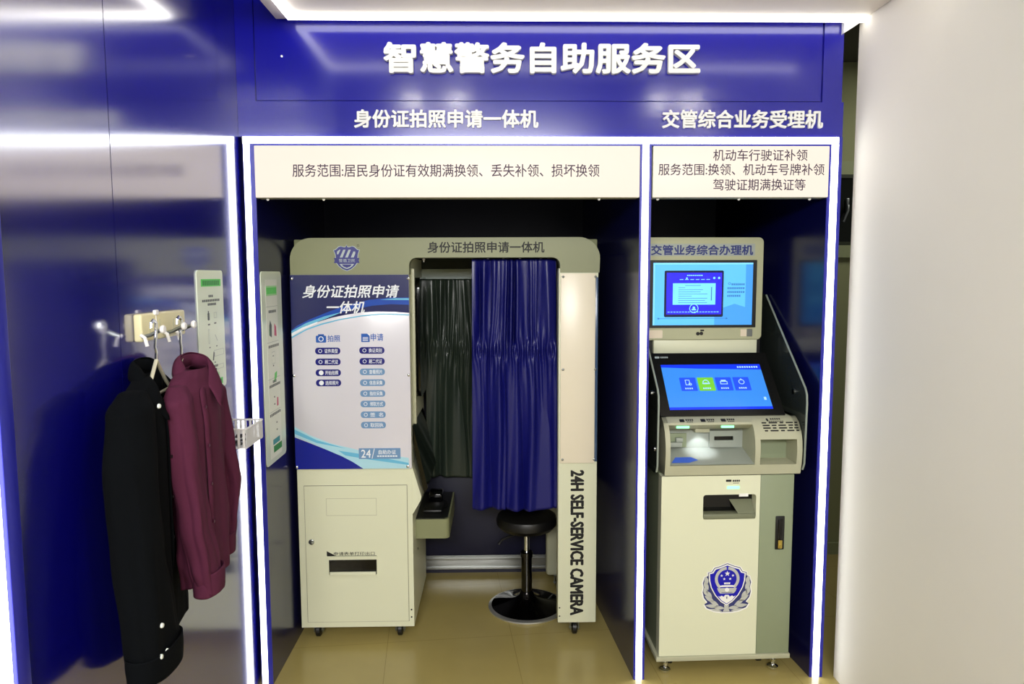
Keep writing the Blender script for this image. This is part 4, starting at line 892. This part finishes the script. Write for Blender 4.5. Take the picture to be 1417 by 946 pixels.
def hanger(label, y, x, ztop, zj):
    h = thing('clothes_hanger', label, 'hanger', (x, y, zj), 'wire clothes hangers')
    b = MB(); b.tube([(x+0.000, y-0.022, ztop+0.022), (x, y-0.02, ztop+0.034), (x, y-0.006, ztop+0.042), (x, y+0.008, ztop+0.034), (x, y+0.008, ztop+0.02), (x, y+0.003, ztop), (x, y-0.003, ztop-0.03), (x, y+0.002, (ztop+zj)/2-0.01), (x, y, zj)], 0.0042, 8); b.build('hook', CHROME, h)
    for s in (-1, 1):
        b = MB(); b.tube([(x, y, zj), (x-s*0.006, y+s*0.035, zj-0.030), (x-s*0.014, y+s*0.08, zj-0.066), (x-s*0.02, y+s*0.12, zj-0.092)], 0.005, 8); b.build('arm', mat('hanger_wire', (226, 222, 196), 0.25, metal=0.3) if 'hanger_wire' not in MATS else MATS['hanger_wire'], h)
    b = MB(); b.tube([(x+0.02, y-0.12, zj-0.092), (x-0.02, y+0.12, zj-0.092)], 0.0045, 8); b.build('bar', MATS['hanger_wire'], h)
hanger('wire hanger carrying the black shirt', -0.893, 0.052, 1.512, 1.446)
hanger('wire hanger carrying the burgundy shirt', -0.738, 0.052, 1.512, 1.432)

# ------------------------------------------------------------------ shirts
WARP = []
def sstep(a, c, x): t = min(max((x-a)/(c-a), 0), 1); return t*t*(3-2*t)
def warp_under(co):      # the part of the black shirt that lies flat behind the burgundy one
    t = sstep(-0.98, -0.90, co.y); x = max(co.x, -0.008)
    return Vector((x*(1-t)+t*(-0.006+0.040*min(max((x+0.008)/0.135, 0), 1)), co.y, co.z))
def warp_over(co):       # the near half of the burgundy shirt lies over the black one
    t = 1-sstep(-0.72, -0.62, co.y); x = max(co.x, -0.004)
    return Vector((x*(1-t)+t*(0.042+x*0.80), co.y, co.z))
def interp(keys, z):
    """keys: (z, values...) from top down"""
    if z >= keys[0][0]: return keys[0][1:]
    for A, B in zip(keys, keys[1:]):
        if z >= B[0]:
            t = (A[0]-z)/(A[0]-B[0]); t = t*t*(3-2*t)
            return tuple(a+(c-a)*t for a, c in zip(A[1:], B[1:]))
    return keys[-1][1:]
def loft(b, keys, nz, n, fold, seed, hem=0.006, cap=True):
    """cloth shell from rings: keys (z, cx, cy, rx, ry)"""
    rnd = random.Random(seed); ph = [rnd.uniform(0, 6.28) for _ in range(12)]
    z0, z1 = keys[0][0], keys[-1][0]; rings = []
    rg = lambda q: 1-1.7*abs(math.sin(q))**0.7            # rounded folds with sharp valleys
    for j in range(nz+1):
        t = j/nz; z = z0+(z1-z0)*t; cx, cy, rx, ry = interp(keys, z); ring = []
        for k in range(n):
            a = 2*pi*k/n
            ca, sa = math.cos(a), math.sin(a)
            ca2 = math.copysign(abs(ca)**0.8, ca); sa2 = math.copysign(abs(sa)**0.8, sa)
            g = min(1, 0.2+t*1.3)
            f = fold*g*(0.8*rg(2*a+ph[0]+1.6*t)+0.6*rg(3.5*a+ph[1]-2.2*t+0.6*math.sin(5*t+ph[7]))+0.4*math.sin(3*a+ph[2]+5*t)+0.22*math.sin(14*a+ph[3]+2*t))
            f += fold*0.55*rg(7*t+1.5*a+ph[4])*math.exp(-((t-0.5)/0.22)**2)*max(0, math.sin(a+ph[5]))
            f += fold*0.5*rg(11*t-2*a+ph[6])*math.exp(-((t-0.92)/0.1)**2)
            ring.append(b.bm.verts.new((cx+(rx+f*0.8)*ca2, cy+(ry+f)*sa2, z+hem*math.sin(3*a+ph[5])*t)))
        rings.append(ring)
    b.skin(rings, cap=False)
    if cap: b.bm.faces.new(rings[0])
    return b
def cloth(b, name, m, parent, th=0.0025):
    if WARP:
        for v in b.bm.verts: v.co = WARP[0](v.co)
    o = b.build(name, m, parent, smooth=60)
    md = o.modifiers.new('smooth', 'SUBSURF'); md.levels = 1; md.render_levels = 1
    md = o.modifiers.new('thickness', 'SOLIDIFY'); md.thickness = th; md.offset = 1
    return o
def strip(b, pts, d):
    """a ribbon of cloth: pts = list of (inner, outer) point pairs"""
    vs = [b.bm.verts.new(Vector(p)) for pr in pts for p in pr]
    for i in range(len(pts)-1): b.bm.faces.new([vs[2*i], vs[2*i+1], vs[2*i+3], vs[2*i+2]])
    return b
def shirt(name, label, m, yc, ztop, body, near, far, collar_x, btn, turn, seed, buttons, collar_buttons, fold=0.0075):
    s = thing(name, label, 'shirt', (0.06, yc, body[-1][0]), 'shirts on the hook rail')
    b = MB(); loft(b, body, 60, 80, fold, seed, cap=False); cloth(b, 'body', m, s)
    b = MB(); loft(b, near, 60, 40, fold*0.75, seed+1, 0.003); nsl = cloth(b, 'sleeve', m, s)
    b = MB(); loft(b, far, 60, 40, fold*0.75, seed+2, 0.003); fsl = cloth(b, 'sleeve', m, s)
    for (keys, slv) in ((near, nsl), (far, fsl)):
        zc = keys[-1][0]; _, cx, cy, rx, ry = keys[-1]
        b = MB(); loft(b, [(zc+0.062, cx, cy, rx+0.005, ry+0.005), (zc+0.03, cx, cy, rx+0.006, ry+0.006), (zc-0.004, cx, cy, rx+0.004, ry+0.004)], 6, 28, 0.0015, seed+5, 0.002, cap=False); cloth(b, 'cuff', m, slv, 0.003)
    # collar: a stand open at the front and two pointed leaves falling from it
    cx = collar_x; N = 28; b = MB(); ring = []
    dip = lambda a: 0.062*max(math.cos(a), 0)**1.4+0.012*max(math.cos(a), -1)
    for k in range(N+1):
        a = math.radians(16)+2*pi*(328/360)*k/N
        dx, dy = math.cos(a+turn), math.sin(a+turn)
        ring.append((Vector((cx+0.050*dx, yc+0.072*dy, ztop-0.045-dip(a)*0.75)), Vector((cx+0.040*dx, yc+0.056*dy, ztop-0.004-dip(a)))))
    strip(b, ring, 0); cloth(b, 'collar_stand', m, s, 0.002)
    for sg in (-1, 1):
        b = MB(); rows = []
        for k in range(13):
            t = k/12; a = sg*math.radians(180-166*t)
            dx, dy = math.cos(a+turn), math.sin(a+turn)
            q = max(0, (t-0.45)/0.55)
            top = Vector((cx+0.041*dx, yc+0.058*dy, ztop-0.002-dip(a)))
            low = Vector((cx+(0.060+0.014*t)*dx, yc+(0.082+0.018*t)*dy, ztop-0.040-dip(a)*0.8-0.052*q**1.5))
            low += Vector((math.cos(turn), math.sin(turn), 0))*0.014*q + Vector((-math.sin(turn), math.cos(turn), 0))*sg*0.022*q
            crest = top+Vector((0.010*dx, 0.010*dy, 0.001)); mid = (crest+low)/2+Vector((0.006*dx, 0.006*dy, 0.004))
            rows.append((top, crest, mid, low))
        vs = [[b.bm.verts.new(p) for p in r] for r in rows]
        for i in range(12):
            for q in range(3): b.bm.faces.new([vs[i][q], vs[i][q+1], vs[i+1][q+1], vs[i+1][q]])
        cloth(b, 'collar_leaf', m, s, 0.0025)
    # front placket
    def front(z, off, out):
        bx, by, rx, ry = interp(body, z); a = turn*0.62+off
        ca, sa = math.cos(a), math.sin(a)
        return Vector((bx+(rx+out)*abs(ca)**0.8, by+(ry+out)*math.copysign(abs(sa)**0.8, sa), z))
    b = MB(); rows = []
    for j in range(31):
        t = j/30; z = ztop-0.075+(body[-1][0]+0.004-(ztop-0.075))*t; wv = 0.03*math.sin(5*t)
        rows.append((front(z, -0.10+wv, 0.007), front(z, 0.06+wv, 0.012)))
    strip(b, rows, 0); pk = cloth(b, 'placket', m, s, 0.002)
    for j in range(5):
        z = ztop-0.13-j*0.11; p = front(z, -0.02, 0.016)
        if WARP: p = WARP[0](p)
        b = MB(); b.lathe(p, [(0.0045, 0), (0.0045, 0.002), (0.001, 0.0025)], 10, axis='x'); b.build('button', BTNM if btn is BTNM else BLACK, pk)
    for (x, y, z) in buttons:
        b = MB(); b.lathe((x, y, z), [(0.0062, -0.002), (0.0062, 0.001), (0.005, 0.003), (0.001, 0.003)], 14, axis='x'); b.build('cuff_button', btn, nsl)
    for (x, y, z) in collar_buttons:
        b = MB(); b.lathe((x, y, z), [(0.0062, -0.002), (0.0062, 0.001), (0.005, 0.003), (0.001, 0.003)], 14, axis='x'); b.build('collar_button', btn, s)
    return s
# keys: (z, centre x, centre y, half depth x, half width y)
WARP[:] = [warp_under]
shirt('shirt', 'black long-sleeved shirt with pale buttons on the left-hand hanger', BLACKC, -0.893, 1.438,
    [(1.41, 0.052, -0.893, 0.034, 0.070), (1.385, 0.055, -0.893, 0.040, 0.135), (1.35, 0.058, -0.893, 0.046, 0.185), (1.25, 0.060, -0.893, 0.052, 0.195), (1.0, 0.060, -0.888, 0.055, 0.19), (0.80, 0.062, -0.87, 0.056, 0.185), (0.655, 0.062, -0.86, 0.054, 0.17)],
    [(1.385, 0.060, -1.045, 0.026, 0.035), (1.34, 0.070, -1.08, 0.046, 0.062), (1.2, 0.080, -1.11, 0.052, 0.07), (1.0, 0.094, -1.12, 0.050, 0.072), (0.82, 0.108, -1.115, 0.046, 0.084), (0.70, 0.114, -1.105, 0.042, 0.09)],
    [(1.37, 0.058, -0.75, 0.026, 0.030), (1.32, 0.060, -0.725, 0.040, 0.05), (1.15, 0.058, -0.715, 0.045, 0.055), (0.9, 0.058, -0.735, 0.042, 0.055), (0.78, 0.058, -0.765, 0.036, 0.05)],
    0.056, BTN, -0.35, 21, [(0.158, -1.155, 0.832), (0.156, -1.162, 0.757), (0.158, -1.135, 0.757)], [(0.120, -1.035, 1.346)])
WARP[:] = [warp_over]
shirt('shirt', 'burgundy long-sleeved shirt on the right-hand hanger', MAROON, -0.738, 1.434,
    [(1.405, 0.056, -0.738, 0.034, 0.068), (1.38, 0.060, -0.738, 0.042, 0.13), (1.345, 0.066, -0.736, 0.050, 0.175), (1.25, 0.070, -0.738, 0.056, 0.172), (1.05, 0.072, -0.750, 0.060, 0.148), (0.90, 0.074, -0.752, 0.060, 0.140), (0.80, 0.074, -0.748, 0.056, 0.130)],
    [(1.372, 0.066, -0.872, 0.026, 0.032), (1.33, 0.080, -0.898, 0.042, 0.046), (1.18, 0.098, -0.908, 0.044, 0.046), (1.0, 0.116, -0.895, 0.042, 0.046), (0.87, 0.128, -0.870, 0.042, 0.050), (0.785, 0.132, -0.845, 0.038, 0.052)],
    [(1.355, 0.064, -0.60, 0.026, 0.030), (1.31, 0.070, -0.572, 0.038, 0.042), (1.15, 0.078, -0.540, 0.038, 0.044), (0.99, 0.086, -0.508, 0.036, 0.042), (0.88, 0.086, -0.535, 0.032, 0.038), (0.790, 0.084, -0.572, 0.030, 0.036)],
    0.060, BTNM, -0.55, 42, [(0.168, -0.86, 0.805)], [], fold=0.011)
WARP[:] = []
# ------------------------------------------------------------------ wall basket and what is in it
bk = thing('basket', 'small white slatted basket mounted on the left wall beside the shirts', 'basket', (0.055, -0.35, 1.094))
x0, x1, y0, y1, z0, z1 = XW+0.002, 0.122, -0.43, -0.262, 1.092, 1.156
b = MB(); 
for (p, q) in (((x0, y0), (x1, y0)), ((x1, y0), (x1, y1)), ((x1, y1), (x0, y1)), ((x0, y1), (x0, y0))):
    b.tube([(p[0], p[1], z1), (q[0], q[1], z1)], 0.0035, 8)
b.build('rim', WPLAS, bk)
b = MB()
for k in range(8):
    x = x0+0.008+(x1-x0-0.016)*k/7
    for y in (y0, y1): b.box(x-0.004, x+0.004, y-0.0015, y+0.0015, z0, z1)
for k in range(10):
    y = y0+0.008+(y1-y0-0.016)*k/9; b.box(x0-0.001, x0+0.0015, y-0.004, y+0.004, z0, z1)
b.build('slats', WPLAS, bk)
b = MB(); b.box(x1-0.0015, x1+0.0015, y0, y1, z0, z1); b.build('front_panel', CLEARP, bk)
b = MB(); b.box(x0, x1, y0, y1, z0-0.003, z0, 0.001)
b.build('base', WPLAS, bk)
for k, (x, y, a, L) in enumerate(((0.03, -0.40, 0.3, 0.07), (0.06, -0.385, -0.4, 0.08), (0.085, -0.36, 0.9, 0.07), (0.04, -0.33, 0.1, 0.08), (0.075, -0.31, 0.5, 0.06))):
    t = thing('comb', ['black comb at the near end of the white basket', 'black comb lying crosswise in the white basket', 'black comb by the front panel of the basket', 'black comb along the wall side of the basket', 'black comb at the far end of the white basket'][k], 'comb', (x, y, z0), 'dark combs in the basket')
    t.rotation_euler = (0, 0, a)
    b = MB(); b.box(x-L/2, x+L/2, y-0.005, y+0.003, z0+0.0005+k*0.0042, z0+0.0045+k*0.0042, 0.001)
    for q in range(12): b.box(x-L/2+0.004+q*(L-0.008)/12, x-L/2+0.0065+q*(L-0.008)/12, y+0.003, y+0.016, z0+0.001+k*0.0042, z0+0.004+k*0.0042)
    b.build('comb_body', BLACK, t)
